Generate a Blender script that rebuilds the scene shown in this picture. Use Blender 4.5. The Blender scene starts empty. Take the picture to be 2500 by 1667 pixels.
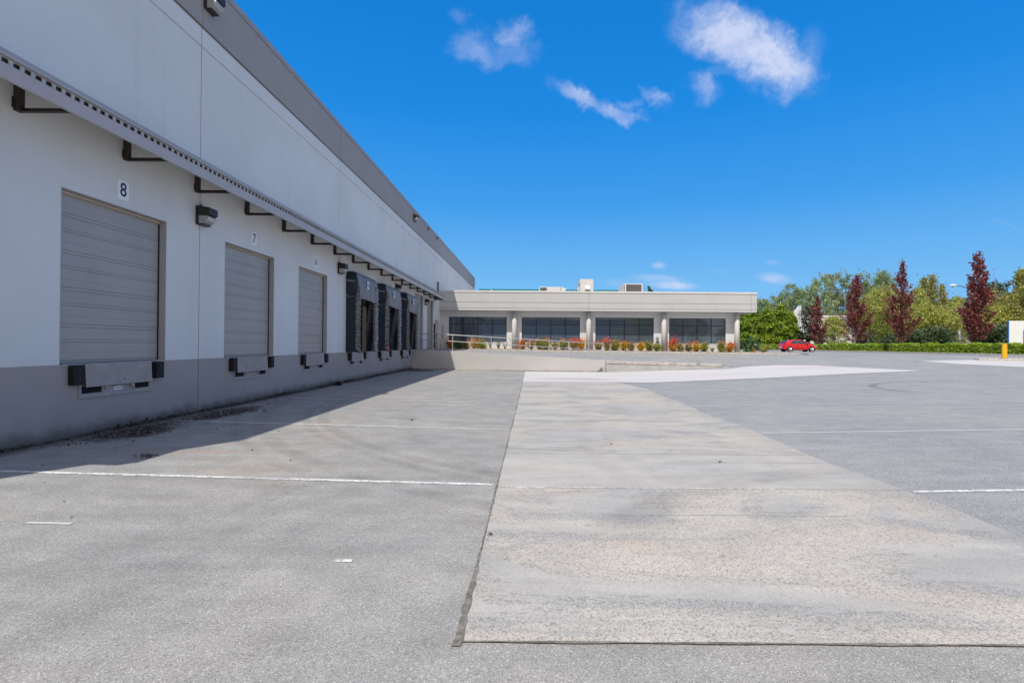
import bpy, math, random
import numpy as np
from mathutils import Vector, Matrix
S = bpy.context.scene
COL = S.collection
# ------------------------------------------------------------------ camera
cd = bpy.data.cameras.new('camera'); cam = bpy.data.objects.new('camera', cd); COL.objects.link(cam)
S.camera = cam
cd.sensor_width = 36; cd.lens = 1297/2500*36; cd.clip_start = .05; cd.clip_end = 5000
cd.shift_x = -49.6/2500
EYE = 1.572
cam.matrix_world = (Matrix.Translation((0, 0, EYE)) @ Matrix.Rotation(math.radians(90+.287), 4, 'X')
                    @ Matrix.Rotation(math.radians(.42), 4, 'Z'))
# ------------------------------------------------------------------ light
L = Vector((.263, .537, -1)).normalized()
sd = bpy.data.lights.new('sun', 'SUN'); sun = bpy.data.objects.new('sun', sd); COL.objects.link(sun)
sd.energy = 3.5; sd.angle = math.radians(.53); sd.color = (1, .94, .845)
sun.rotation_euler = L.to_track_quat('-Z', 'Y').to_euler(); sun.location = (-10, -30, 40)
S.view_settings.view_transform = 'Standard'; S.view_settings.look = 'None'
S.view_settings.exposure = .30; S.view_settings.gamma = 1
W = bpy.data.worlds.new('World'); S.world = W; W.use_nodes = True

def world():
    nt = W.node_tree; N = nt.nodes; K = nt.links; N.clear()
    def n(t, **k):
        o = N.new(t)
        for a, v in k.items(): setattr(o, a, v)
        return o
    def math_(op, a, b=None, clamp=False):
        m = n('ShaderNodeMath', operation=op); m.use_clamp = clamp
        for i, v in enumerate((a, b)):
            if v is None: continue
            if isinstance(v, (int, float)): m.inputs[i].default_value = v
            else: K.new(v, m.inputs[i])
        return m.outputs[0]
    out = n('ShaderNodeOutputWorld'); bg = n('ShaderNodeBackground'); bg.inputs[1].default_value = .115
    sky = n('ShaderNodeTexSky'); sky.sky_type = 'NISHITA'; sky.sun_disc = False
    sky.sun_elevation = math.radians(59.1); sky.sun_rotation = math.radians(180+26)
    sky.altitude = 50; sky.air_density = 1.0; sky.dust_density = .35; sky.ozone_density = 2.2
    tc = n('ShaderNodeTexCoord'); sep = n('ShaderNodeSeparateXYZ'); K.new(tc.outputs['Generated'], sep.inputs[0])
    # deep blue of the picture's sky: Nishita air under a clear-blue elevation gradient
    cr = n('ShaderNodeValToRGB'); K.new(math_('MAXIMUM', sep.outputs[2], 0), cr.inputs[0]); e = cr.color_ramp
    for i, (p, c) in enumerate([(0, (.215, .53, .90)), (.10, (.165, .49, .90)), (.25, (.042, .335, .85)), (.40, (.004, .250, .78)), (.52, (.001, .215, .70)), (1, (.002, .14, .50))]):
        q = e.elements[i] if i < 2 else e.elements.new(p); q.position = p; q.color = (*[v/10 for v in c], 1)
    sc0 = n('ShaderNodeVectorMath', operation='SCALE'); K.new(cr.outputs[0], sc0.inputs[0]); sc0.inputs['Scale'].default_value = 10/1.23/.115
    hs = n('ShaderNodeMix', data_type='RGBA'); hs.inputs[0].default_value = .94; K.new(sky.outputs[0], hs.inputs[6]); K.new(sc0.outputs[0], hs.inputs[7])
    # pale warm aureole of forward-scattered light round the sun, behind the camera
    dt = n('ShaderNodeVectorMath', operation='DOT_PRODUCT'); K.new(tc.outputs['Generated'], dt.inputs[0]); dt.inputs[1].default_value = tuple(-L)
    au = n('ShaderNodeMapRange', interpolation_type='SMOOTHSTEP'); K.new(dt.outputs['Value'], au.inputs[0]); au.inputs[1].default_value = .30; au.inputs[2].default_value = .95
    hz2 = n('ShaderNodeMapRange', interpolation_type='SMOOTHSTEP'); K.new(sep.outputs[1], hz2.inputs[0]); hz2.inputs[1].default_value = .10; hz2.inputs[2].default_value = -.45
    fz = math_('MAXIMUM', au.outputs[0], hz2.outputs[0])
    gl = n('ShaderNodeMix', data_type='RGBA'); K.new(fz, gl.inputs[0]); K.new(hs.outputs[2], gl.inputs[6]); gl.inputs[7].default_value = (4.25, 4.1, 4.45, 1)
    y = math_('MAXIMUM', sep.outputs[1], .02)
    u = math_('DIVIDE', sep.outputs[0], y); v = math_('DIVIDE', sep.outputs[2], y)
    cmb = n('ShaderNodeCombineXYZ'); K.new(u, cmb.inputs[0]); K.new(v, cmb.inputs[1])
    # wobble the domain a little so that the edges tear
    nz = n('ShaderNodeTexNoise'); nz.inputs['Scale'].default_value = 14; nz.inputs['Detail'].default_value = 8
    nz.inputs['Roughness'].default_value = .62; K.new(cmb.outputs[0], nz.inputs['Vector'])
    sb = n('ShaderNodeVectorMath', operation='SUBTRACT'); K.new(nz.outputs['Color'], sb.inputs[0]); sb.inputs[1].default_value = (.5, .5, .5)
    sc = n('ShaderNodeVectorMath', operation='SCALE'); K.new(sb.outputs[0], sc.inputs[0]); sc.inputs['Scale'].default_value = .10
    ad = n('ShaderNodeVectorMath', operation='ADD'); K.new(cmb.outputs[0], ad.inputs[0]); K.new(sc.outputs[0], ad.inputs[1])
    # centre u, centre v, half length, half width, turn, strength
    B = [(.370, .582, .115, .056, -18, 1.05), (.440, .548, .11, .060, -36, 1.1), (.335, .605, .05, .035, 0, .8), (.325, .568, .045, .02, 0, .5), (.515, .560, .040, .050, -20, .36),
         (.318, .476, .034, .036, 20, .55), (.345, .515, .05, .015, 10, .3),
         (-.115, .552, .055, .036, -10, .50), (-.045, .582, .034, .040, -50, .56), (-.055, .545, .09, .030, 12, .42),
         (-.14, .610, .022, .018, 0, .30),
         (.085, .466, .062, .020, -24, .64), (.155, .440, .060, .018, -6, .64), (.228, .464, .036, .016, -38, .56), (.18, .458, .035, .015, 0, .4),
         (.235, .125, .060, .010, -3, .60), (.262, .113, .050, .010, -3, .9), (.170, .118, .05, .010, 0, .4),
         (.237, .150, .018, .008, 0, .6), (.455, .127, .038, .012, -8, .68), (.452, .157, .016, .006, 0, .45), (.35, .14, .03, .006, 0, .28),
         (.90, .225, .04, .008, -10, .25), (.72, .205, .05, .007, 0, .18)]
    acc = None
    for (cx, cy, a, b, rot, st) in B:
        m = n('ShaderNodeMapping', vector_type='TEXTURE'); small = cy < .2
        m.inputs['Location'].default_value = (cx, cy, 0); m.inputs['Rotation'].default_value = (0, 0, math.radians(rot))
        m.inputs['Scale'].default_value = (a*1.35, b*1.35, 1)
        K.new((cmb if small else ad).outputs[0], m.inputs['Vector'])
        ln = n('ShaderNodeVectorMath', operation='LENGTH'); K.new(m.outputs[0], ln.inputs[0])
        mr = n('ShaderNodeMapRange', interpolation_type='SMOOTHSTEP'); K.new(ln.outputs['Value'], mr.inputs[0])
        mr.inputs[1].default_value = .15; mr.inputs[2].default_value = 1.1; mr.inputs[3].default_value = st; mr.inputs[4].default_value = 0
        acc = mr.outputs[0] if acc is None else math_('MAXIMUM', acc, mr.outputs[0])
    n2 = n('ShaderNodeTexNoise'); n2.inputs['Scale'].default_value = 30; n2.inputs['Detail'].default_value = 9
    n2.inputs['Roughness'].default_value = .6
    K.new(ad.outputs[0], n2.inputs['Vector'])
    k = math_('MULTIPLY', acc, math_('ADD', math_('MULTIPLY', n2.outputs['Fac'], 1.3), .32))
    k = math_('MULTIPLY', k, math_('GREATER_THAN', sep.outputs[1], .03))
    mr = n('ShaderNodeMapRange', interpolation_type='SMOOTHSTEP'); K.new(k, mr.inputs[0])
    mr.inputs[1].default_value = .06; mr.inputs[2].default_value = 1.30; mr.inputs[3].default_value = 0; mr.inputs[4].default_value = .93
    mix = n('ShaderNodeMix', data_type='RGBA'); K.new(mr.outputs[0], mix.inputs[0])
    K.new(gl.outputs[2], mix.inputs[6]); mix.inputs[7].default_value = (4.7, 5.15, 6.6, 1)
    K.new(mix.outputs[2], bg.inputs[0]); K.new(bg.outputs[0], out.inputs[0])
world()

# ------------------------------------------------------------------ helpers
class M:
    """collects faces, then links them as ONE mesh object"""
    def __init__(s): s.v = []; s.f = []; s.m = []
    def add(s, vs, fs, mi=0):
        k = len(s.v); s.v += [tuple(p) for p in vs]; s.f += [tuple(i+k for i in q) for q in fs]; s.m += [mi]*len(fs); return s
    def box(s, x0, x1, y0, y1, z0, z1, mi=0):
        if x0 > x1: x0, x1 = x1, x0
        if y0 > y1: y0, y1 = y1, y0
        if z0 > z1: z0, z1 = z1, z0
        return s.add([(x0,y0,z0),(x1,y0,z0),(x1,y1,z0),(x0,y1,z0),(x0,y0,z1),(x1,y0,z1),(x1,y1,z1),(x0,y1,z1)],
              [(0,3,2,1),(4,5,6,7),(0,1,5,4),(1,2,6,5),(2,3,7,6),(3,0,4,7)], mi)
    def prism(s, pts, axis, a, b, mi=0):
        """outline in the other two axes, extruded along axis from a to b"""
        n = len(pts); P = {'x': lambda p, t: (t, p[0], p[1]), 'y': lambda p, t: (p[0], t, p[1]), 'z': lambda p, t: (p[0], p[1], t)}[axis]
        vs = [P(p, a) for p in pts]+[P(p, b) for p in pts]
        fs = [tuple(range(n))[::-1], tuple(range(n, 2*n))]+[(i, (i+1) % n, n+(i+1) % n, n+i) for i in range(n)]
        return s.add(vs, fs, mi)
    def tube(s, path, r, n=8, mi=0, caps=True):
        path = [Vector(p) for p in path]; R = r if isinstance(r, (list, tuple)) else [r]*len(path)
        vs = []; fs = []
        for i, p in enumerate(path):
            d = (path[min(i+1, len(path)-1)]-path[max(i-1, 0)]).normalized()
            a = d.cross(Vector((0, 0, 1)) if abs(d.z) < .9 else Vector((1, 0, 0))).normalized(); b = d.cross(a)
            for k in range(n):
                t = 2*math.pi*k/n; vs.append(p+(a*math.cos(t)+b*math.sin(t))*R[i])
        for i in range(len(path)-1):
            for k in range(n):
                fs.append((i*n+k, i*n+(k+1) % n, (i+1)*n+(k+1) % n, (i+1)*n+k))
        if caps: fs += [tuple(range(n))[::-1], tuple(range((len(path)-1)*n, len(path)*n))]
        return s.add(vs, fs, mi)
    def build(s, name, mats, parent=None, smooth=False, bevel=0):
        me = bpy.data.meshes.new(name); me.from_pydata(s.v, [], s.f)
        for m in (mats if isinstance(mats, (list, tuple)) else [mats]): me.materials.append(m)
        me.polygons.foreach_set('material_index', s.m)
        if smooth: me.polygons.foreach_set('use_smooth', [True]*len(s.f))
        me.update()
        o = bpy.data.objects.new(name, me); COL.objects.link(o)
        if parent: o.parent = parent; o.matrix_parent_inverse = Matrix.Translation(-parent.location) if False else Matrix.Identity(4)
        if bevel:
            b = o.modifiers.new('bevel', 'BEVEL'); b.width = bevel; b.segments = 2; b.limit_method = 'ANGLE'
        return o

def tag(o, label=None, cat=None, group=None, kind=None):
    if label: o['label'] = label
    if cat: o['category'] = cat
    if group: o['group'] = group
    if kind: o['kind'] = kind
    return o
def thing(name, label, cat, loc=(0,0,0), rz=0, group=None):
    o = bpy.data.objects.new(name, None); COL.objects.link(o); o.location = loc; o.rotation_euler.z = rz
    o.empty_display_size = .2
    return tag(o, label, cat, group)
def copy_tree(o, parent=None):
    c = o.copy(); COL.objects.link(c)
    if parent: c.parent = parent
    for ch in [x for x in bpy.data.objects if x.parent == o]: copy_tree(ch, c)
    return c

# ------------------------------------------------------------------ materials
class NT:
    def __init__(s, name):
        s.mat = bpy.data.materials.new(name); s.mat.use_nodes = True; s.nt = s.mat.node_tree; s.N = s.nt.nodes; s.K = s.nt.links
        s.p = s.N['Principled BSDF']; s.geo = s.N.new('ShaderNodeNewGeometry'); s.pos = s.geo.outputs['Position']
        s.tc = s.N.new('ShaderNodeTexCoord')
    def put(s, sock, v):
        if hasattr(v, 'is_output') or isinstance(v, bpy.types.NodeSocket): s.K.new(v, sock)
        elif isinstance(v, (tuple, list)): sock.default_value = (*v, 1) if len(v) == 3 and len(sock.default_value) == 4 else v
        else: sock.default_value = v
    def noise(s, scale, detail=4, rough=.55, vec=None, stretch=None, dist=0):
        n = s.N.new('ShaderNodeTexNoise'); n.inputs['Scale'].default_value = scale; n.inputs['Detail'].default_value = detail
        n.inputs['Roughness'].default_value = rough; n.inputs['Distortion'].default_value = dist
        v = vec or s.pos
        if stretch:
            m = s.N.new('ShaderNodeMapping'); m.inputs['Scale'].default_value = stretch; s.K.new(v, m.inputs['Vector']); v = m.outputs[0]
        s.K.new(v, n.inputs['Vector']); return n.outputs['Fac']
    def vor(s, scale, out='Color', vec=None, feature='F1'):
        n = s.N.new('ShaderNodeTexVoronoi'); n.feature = feature; n.inputs['Scale'].default_value = scale; s.K.new(vec or s.pos, n.inputs['Vector'])
        return n.outputs[out]
    def m(s, op, a, b=0, c=None, clamp=False):
        n = s.N.new('ShaderNodeMath'); n.operation = op; n.use_clamp = clamp
        s.put(n.inputs[0], a); s.put(n.inputs[1], b)
        if c is not None: s.put(n.inputs[2], c)
        return n.outputs[0]
    def ramp(s, v, a, b, c=0., d=1., smooth=True):
        n = s.N.new('ShaderNodeMapRange'); n.interpolation_type = 'SMOOTHSTEP' if smooth else 'LINEAR'
        s.put(n.inputs[0], v)
        for i, q in zip((1, 2, 3, 4), (a, b, c, d)): n.inputs[i].default_value = q
        return n.outputs[0]
    def mix(s, f, a, b, mode='MIX'):
        n = s.N.new('ShaderNodeMix'); n.data_type = 'RGBA'; n.blend_type = mode
        s.put(n.inputs[0], f); s.put(n.inputs[6], a); s.put(n.inputs[7], b); return n.outputs[2]
    def sep(s, v=None):
        n = s.N.new('ShaderNodeSeparateXYZ'); s.K.new(v or s.pos, n.inputs[0]); return n.outputs
    def val(s, col):
        n = s.N.new('ShaderNodeSeparateColor'); s.K.new(col, n.inputs[0]); return n.outputs
    def bump(s, h, strength=.3, dist=.01):
        b = s.N.new('ShaderNodeBump'); b.inputs['Strength'].default_value = strength; b.inputs['Distance'].default_value = dist
        s.K.new(h, b.inputs['Height']); s.K.new(b.outputs[0], s.p.inputs['Normal'])
    def done(s, col, rough=.6, metal=0, spec=.5):
        s.put(s.p.inputs['Base Color'], col); s.put(s.p.inputs['Roughness'], rough); s.put(s.p.inputs['Metallic'], metal)
        s.put(s.p.inputs['Specular IOR Level'], spec); return s.mat

def paint(name, col, rough=.6, var=.06, scale=1.2, metal=0, spec=.4, streak=0, bump=0):
    t = NT(name); n = t.noise(scale, 5, .6)
    f = t.ramp(n, .3, .7, 1-var, 1+var)
    if streak:
        sn = t.noise(2.2, 5, .65, stretch=(1, 1, .07)); f = t.m('MULTIPLY', f, t.ramp(sn, .45, .8, 1, 1-streak))
    fine = t.noise(60, 2); f = t.m('MULTIPLY', f, t.ramp(fine, .3, .7, 1-var*.5, 1+var*.5))
    c = t.N.new('ShaderNodeVectorMath'); c.operation = 'SCALE'; c.inputs[0].default_value = col; t.K.new(f, c.inputs['Scale'])
    if bump: t.bump(t.noise(35, 4), bump, .004)
    return t.done(c.outputs[0], rough, metal, spec)

def asphalt(name, base, warm, spk=.5, scale=115, blotch=1., marks=None, light=1.0):
    t = NT(name)
    big = t.noise(.35, 5, .6); mid = t.noise(2.2, 5, .6)
    col = t.mix(t.ramp(big, .35, .65), base, warm)
    f = t.ramp(mid, .3, .7, 1-.07*blotch, 1+.07*blotch)
    st = t.noise(1.4, 5, .6, stretch=(.35, 2.2, 1)); f = t.m('MULTIPLY', f, t.ramp(st, .3, .75, 1.05, 1-.09*blotch))
    cell = t.val(t.vor(scale))[0]
    s1 = t.ramp(cell, .0, 1, 1-spk*.55, 1+spk*.55, False)
    lt = t.ramp(cell, .94, .96, 1, 1+spk*1.3); dk = t.ramp(cell, .06, .08, 1-spk*.9, 1)
    s1 = t.m('MULTIPLY', t.m('MULTIPLY', s1, lt), dk)
    c2 = t.val(t.vor(scale*.42))[1]; s2 = t.ramp(c2, 0, 1, 1-spk*.16, 1+spk*.16, False)
    f = t.m('MULTIPLY', f, t.m('MULTIPLY', s1, s2)); 
    if marks:
        for g in marks(t): f = t.m('MULTIPLY', f, g)
    c = t.N.new('ShaderNodeVectorMath'); c.operation = 'SCALE'; t.K.new(col, c.inputs[0]); t.K.new(f, c.inputs['Scale'])
    wv = t.N.new('ShaderNodeVectorMath'); wv.operation = 'ADD'; t.K.new(t.pos, wv.inputs[0]); nn = t.N.new('ShaderNodeTexNoise'); nn.inputs['Scale'].default_value = 1.3; nn.inputs['Detail'].default_value = 6
    t.K.new(t.pos, nn.inputs['Vector']); t.K.new(nn.outputs['Color'], wv.inputs[1])
    ck = t.vor(.33, 'Distance', wv.outputs[0], 'DISTANCE_TO_EDGE'); ck = t.m('MULTIPLY', t.ramp(ck, .0015, .0045, 1, 0), t.ramp(t.noise(.45, 3, .5), .52, .62)); f = t.m('MULTIPLY', f, t.ramp(ck, 0, 1, 1, .85))
    c = t.N.new('ShaderNodeVectorMath'); c.operation = 'SCALE'; t.K.new(col, c.inputs[0]); t.K.new(f, c.inputs['Scale'])
    t.bump(t.m('ADD', cell, t.noise(70, 3)), .35, .004)
    t.col = c.outputs[0]
    return t, c.outputs[0]

def ring(t, cx, cy, R, w, strength, y0=None, y1=None, x0=None, x1=None):
    """a faint tyre track: an arc rubbed into the surface"""
    X, Y, Z = t.sep(); n = t.noise(3, 3, .6)
    dx = t.m('SUBTRACT', X, cx); dy = t.m('SUBTRACT', Y, cy)
    d = t.m('SQRT', t.m('ADD', t.m('MULTIPLY', dx, dx), t.m('MULTIPLY', dy, dy)))
    d = t.m('ABSOLUTE', t.m('SUBTRACT', d, R))
    g = t.ramp(d, w*.4, w, 1, 0); g = t.m('MULTIPLY', g, t.ramp(n, .3, .65, .35, 1))
    if y0 is not None: g = t.m('MULTIPLY', g, t.ramp(Y, y0, y0+1.2, 0, 1))
    if y1 is not None: g = t.m('MULTIPLY', g, t.ramp(Y, y1-2, y1, 1, 0))
    if x1 is not None: g = t.m('MULTIPLY', g, t.ramp(X, x1-2, x1, 1, 0))
    if x0 is not None: g = t.m('MULTIPLY', g, t.ramp(X, x0, x0+2, 0, 1))
    return t.m('SUBTRACT', 1, t.m('MULTIPLY', g, strength))

def apron_marks(t):
    for a in [(4, 15, 9.2, .16, .17, 4.5, 17), (4, 15, 9.55, .14, .13, 4.5, 16), (4.6, 15.6, 11.2, .2, .15, 4.2, 16), (4.6, 15.6, 11.6, .15, .1, 4.2, 15),
              (8, 14, 11.0, .22, .10, 5, 16), (2.4, 3.5, 5.2, .25, .10, 1, 7), (2.4, 3.5, 5.7, .2, .08, 1, 7)]:
        yield ring(t, *a)
def lot_marks(t):
    yield ring(t, 15.6, 19.0, 2.9, .18, .42, 17.6, None, None, 17.5)
    yield ring(t, 16, 52, 30.2, .12, .12, None, None, 15, None)
    yield ring(t, 24, 34, 13, .25, .08, None, None, None, None)

def make_mats():
    m = {}
    t, c = asphalt('lot_asphalt', (.262, .270, .282), (.292, .296, .300), .46, 150, .9, lot_marks); m['lot'] = t.done(c, .85, 0, .25)
    t, c = asphalt('apron_asphalt', (.282, .282, .278), (.318, .308, .288), .36, 165, 1.25, apron_marks)
    # rust-tinted and damp stains near the wall
    X, Y, Z = t.sep(); r = t.noise(.9, 5, .65, stretch=(.5, 1.6, 1))
    g = t.m('MULTIPLY', t.ramp(r, .5, .68), t.m('MULTIPLY', t.ramp(X, -6.5, -4.5, .25, 1), t.ramp(X, -4.2, -2.6, 1, 0)))
    c = t.mix(t.m('MULTIPLY', t.m('MULTIPLY', g, .42), t.ramp(Y, 5.6, 7.2, 0, 1)), c, (.40, .27, .19))
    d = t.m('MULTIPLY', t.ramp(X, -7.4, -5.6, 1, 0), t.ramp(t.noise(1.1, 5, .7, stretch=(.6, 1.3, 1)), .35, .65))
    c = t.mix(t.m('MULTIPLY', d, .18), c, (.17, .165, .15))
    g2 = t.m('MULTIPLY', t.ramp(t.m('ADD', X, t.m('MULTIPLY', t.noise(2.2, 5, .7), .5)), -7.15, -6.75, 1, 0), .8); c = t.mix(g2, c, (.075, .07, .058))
    for (px_, py_, ax, ay) in ((-6.9, 9.3, .5, 1.0), (-6.85, 11.8, .45, 1.5), (-6.6, 31.3, 1.0, 1.6)):
        sx = t.m('DIVIDE', t.m('SUBTRACT', X, px_), ax); sy = t.m('DIVIDE', t.m('SUBTRACT', Y, py_), ay)
        q = t.m('ADD', t.m('SQRT', t.m('ADD', t.m('MULTIPLY', sx, sx), t.m('MULTIPLY', sy, sy))), t.m('MULTIPLY', t.m('SUBTRACT', t.noise(3.5, 5, .7), .5), 1.3))
        c = t.mix(t.ramp(q, .55, 1.15, .8, 0), c, (.06, .055, .048))
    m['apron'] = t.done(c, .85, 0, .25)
    # exposed aggregate concrete strip
    t = NT('aggregate_concrete'); X, Y, Z = t.sep()
    big = t.noise(.62, 6, .62, stretch=(.55, 1.3, 1), dist=.9); mid = t.noise(2.1, 5, .6, stretch=(.6, 1.3, 1))
    grey = t.ramp(big, .46, .58); col = t.mix(grey, (.455, .428, .388), (.335, .333, .328))
    tint = t.ramp(t.noise(.9, 5, .65, stretch=(.8, 1.4, 1)), .52, .68); col = t.mix(t.m('MULTIPLY', tint, .55), col, (.50, .425, .35))
    band = t.m('MULTIPLY', t.ramp(Y, 6.30, 6.36, 0, 1), t.ramp(Y, 8.2, 8.3, 1, 0))
    pn = t.noise(.55, 5, .6, stretch=(.6, 1.4, 1), dist=.8); patch = t.ramp(pn, .50, .55)
    patch = t.m('MAXIMUM', t.m('MULTIPLY', band, .8), t.m('MULTIPLY', patch, .8))
    col = t.mix(t.m('MULTIPLY', patch, .8), col, (.395, .390, .378))
    edge = t.m('MULTIPLY', t.ramp(t.m('ABSOLUTE', t.m('SUBTRACT', pn, .515)), .0, .012, 1, 0), t.m('SUBTRACT', 1, band)); col = t.mix(t.m('MULTIPLY', edge, .22), col, (.2, .2, .2))
    st = t.ramp(t.noise(1.5, 6, .68, stretch=(.25, 2.4, 1), dist=.8), .55, .72); col = t.mix(t.m('MULTIPLY', st, .50), col, (.24, .243, .248))
    st2 = t.ramp(t.noise(3.4, 6, .68, stretch=(.2, 2.0, 1), dist=1.2), .60, .72); col = t.mix(t.m('MULTIPLY', st2, .35), col, (.20, .20, .205))
    # dirt drifting in from the right edge
    ed = t.m('MULTIPLY', t.ramp(t.m('ADD', X, t.m('MULTIPLY', t.noise(1.1, 5, .65), .9)), 4.2, 4.9, 0, .7), t.ramp(Y, 5.4, 8, 1, .35)); col = t.mix(ed, col, (.30, .298, .30))
    cell = t.val(t.vor(70))[0]; cell2 = t.val(t.vor(128))[1]; c3 = t.val(t.vor(210))[2]
    k = t.ramp(patch, .2, .8, 1, .35)
    dk = t.m('MULTIPLY', t.ramp(cell, .10, .14, 1, 0), k); dk2 = t.m('MULTIPLY', t.ramp(cell2, .14, .18, 1, 0), k)
    col = t.mix(t.m('MULTIPLY', t.m('MAXIMUM', dk, dk2), .55), col, (.15, .148, .15))
    lt2 = t.m('MULTIPLY', t.ramp(cell2, .88, .92, 0, 1), k); col = t.mix(t.m('MULTIPLY', lt2, .5), col, (.62, .59, .55))
    f = t.m('MULTIPLY', t.ramp(c3, 0, 1, .84, 1.16, False), t.ramp(mid, .3, .7, .92, 1.08))
    for a in [(9, 9, 7.6, .2, .06, 4, 16), (9, 9, 8.1, .2, .05, 4, 16), (-6, 16, 8.4, .3, .05, 7, 24), (6, 1, 6.6, .3, .16, 4.4, 8.5)]:
        f = t.m('MULTIPLY', f, ring(t, *a))
    # slab joints at the same pitch as the lane lines
    for y in (6.3, 8.27, 10.45, 15.0, 19.4):
        g = t.m('ABSOLUTE', t.m('SUBTRACT', Y, t.m('ADD', y, t.m('MULTIPLY', t.noise(1.2, 4, .7), .07))))
        f = t.m('MULTIPLY', f, t.ramp(g, .008, .022, .68, 1))
    c = t.N.new('ShaderNodeVectorMath'); c.operation = 'SCALE'; t.K.new(col, c.inputs[0]); t.K.new(f, c.inputs['Scale'])
    t.bump(t.m('ADD', cell2, cell), .35, .003)
    m['strip'] = t.done(c.outputs[0], .85, 0, .25)
    t = NT('new_pale_concrete'); big = t.noise(.5, 5, .6, stretch=(.3, 2, 1))
    col = t.mix(t.ramp(big, .35, .7), (.54, .525, .525), (.475, .465, .468))
    X, Y, Z = t.sep()
    sx = t.m('DIVIDE', t.m('SUBTRACT', X, 2.2), 2.0); sy = t.m('DIVIDE', t.m('SUBTRACT', Y, 26.2), .75)
    r = t.m('SQRT', t.m('ADD', t.m('MULTIPLY', sx, sx), t.m('MULTIPLY', sy, sy))); r = t.m('ADD', r, t.m('SUBTRACT', t.noise(.9, 5, .7), .5))
    col = t.mix(t.ramp(r, .6, 1.25, .6, 0), col, (.30, .30, .30))
    sx = t.m('DIVIDE', t.m('SUBTRACT', X, 16.8), 2.4); sy = t.m('DIVIDE', t.m('SUBTRACT', Y, t.m('ADD', 31.0, t.m('MULTIPLY', X, .06))), .35)
    r = t.m('SQRT', t.m('ADD', t.m('MULTIPLY', sx, sx), t.m('MULTIPLY', sy, sy))); r = t.m('ADD', r, t.m('SUBTRACT', t.noise(.9, 5, .7), .5))
    col = t.mix(t.ramp(r, .5, 1.2, .55, 0), col, (.46, .35, .28))
    t.bump(t.noise(60, 4), .15, .003); m['pale'] = t.done(col, .8, 0, .3)
    # worn line paint
    for nm, cc, wear in (('line', (.70, .70, .69), .40), ('faint', (.50, .51, .52), .62)):
        t = NT(nm+'_paint'); w = t.noise(22, 5, .7); w2 = t.noise(2.5, 3, .6)
        k = t.ramp(t.m('ADD', w, t.m('MULTIPLY', w2, .35)), wear+.17, wear+.30, 1, 0) if nm == 'faint' else t.ramp(t.m('ADD', w, t.m('MULTIPLY', w2, .35)), .60, .80, 1, .0)
        cell = t.val(t.vor(115))[0]
        col = t.mix(t.m('SUBTRACT', 1, k) if nm == 'line' else k, cc if nm == 'line' else (.29, .30, .325), (.31, .31, .31) if nm == 'line' else cc)
        c = t.N.new('ShaderNodeVectorMath'); c.operation = 'SCALE'; t.K.new(col, c.inputs[0]); t.K.new(t.ramp(cell, 0, 1, .85, 1.12), c.inputs['Scale'])
        m[nm] = t.done(c.outputs[0], .75, 0, .3)
    m['crack'] = paint('joint_dirt', (.165, .155, .138), .95, .35, 14)
    m['soil'] = paint('bark_mulch', (.30, .25, .20), .95, .4, 12, bump=.6)
    m['grass'] = paint('verge_grass', (.09, .14, .04), .9, .3, 6)
    # walls
    def wallmat(name, col, dirt=.12, base=None, blotch=.035):
        t = NT(name); X, Y, Z = t.sep()
        f = t.m('MULTIPLY', t.ramp(t.noise(.45, 4, .6), .3, .7, 1-blotch, 1+blotch), t.ramp(t.noise(45, 3), .3, .7, .985, 1.015))
        s = t.noise(3.0, 6, .7, stretch=(1, 1, .05)); f = t.m('MULTIPLY', f, t.ramp(s, .52, .85, 1, 1-dirt))
        c = t.N.new('ShaderNodeVectorMath'); c.operation = 'SCALE'; c.inputs[0].default_value = col; t.K.new(f, c.inputs['Scale']); o = c.outputs[0]
        if base == 'low':
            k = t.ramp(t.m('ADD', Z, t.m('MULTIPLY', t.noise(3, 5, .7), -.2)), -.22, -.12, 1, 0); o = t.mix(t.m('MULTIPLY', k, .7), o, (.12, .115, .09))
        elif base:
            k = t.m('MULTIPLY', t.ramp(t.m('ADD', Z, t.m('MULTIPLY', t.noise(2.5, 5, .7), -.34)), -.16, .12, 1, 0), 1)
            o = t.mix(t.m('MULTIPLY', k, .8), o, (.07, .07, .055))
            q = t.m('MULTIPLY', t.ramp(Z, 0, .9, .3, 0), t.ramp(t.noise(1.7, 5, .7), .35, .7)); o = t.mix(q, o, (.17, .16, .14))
        t.bump(t.noise(55, 4), .08, .003); return t.done(o, .7, 0, .3)
    m['white'] = wallmat('white_wall_paint', (.715, .722, .715), .11, None, .045)
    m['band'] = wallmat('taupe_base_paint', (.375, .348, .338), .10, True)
    m['taupe'] = wallmat('taupe_band_paint', (.36, .342, .328), .10)
    m['fascia'] = wallmat('fascia_paint', (.525, .520, .515), .13)
    m['coping'] = paint('cream_coping_metal', (.68, .665, .64), .5, .05, 2)
    m['wcoping'] = paint('taupe_coping_metal', (.34, .33, .33), .45, .05, 2)
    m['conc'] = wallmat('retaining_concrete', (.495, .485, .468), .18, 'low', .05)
    m['kerb'] = paint('kerb_concrete', (.47, .44, .40), .85, .22, 5, bump=.5)
    m['jamb'] = paint('jamb_paint', (.42, .42, .42), .6, .04)
    m['groove'] = paint('joint_sealant', (.22, .20, .185), .8, .1)
    m['tan'] = paint('tan_reveal', (.50, .42, .33), .8, .1)
    m['door'] = paint('dock_door_paint', (.40, .378, .362), .42, .05, .9, spec=.5, streak=.05)
    m['canopyf'] = paint('canopy_fascia_paint', (.455, .425, .425), .5, .04, 1)
    m['deck'] = paint('galvanised_deck', (.46, .465, .475), .5, .08, 2)
    m['brown'] = paint('bracket_brown_steel', (.055, .042, .032), .5, .1, 5)
    m['black'] = paint('black_rubber', (.012, .012, .014), .75, .25, 9)
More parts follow.
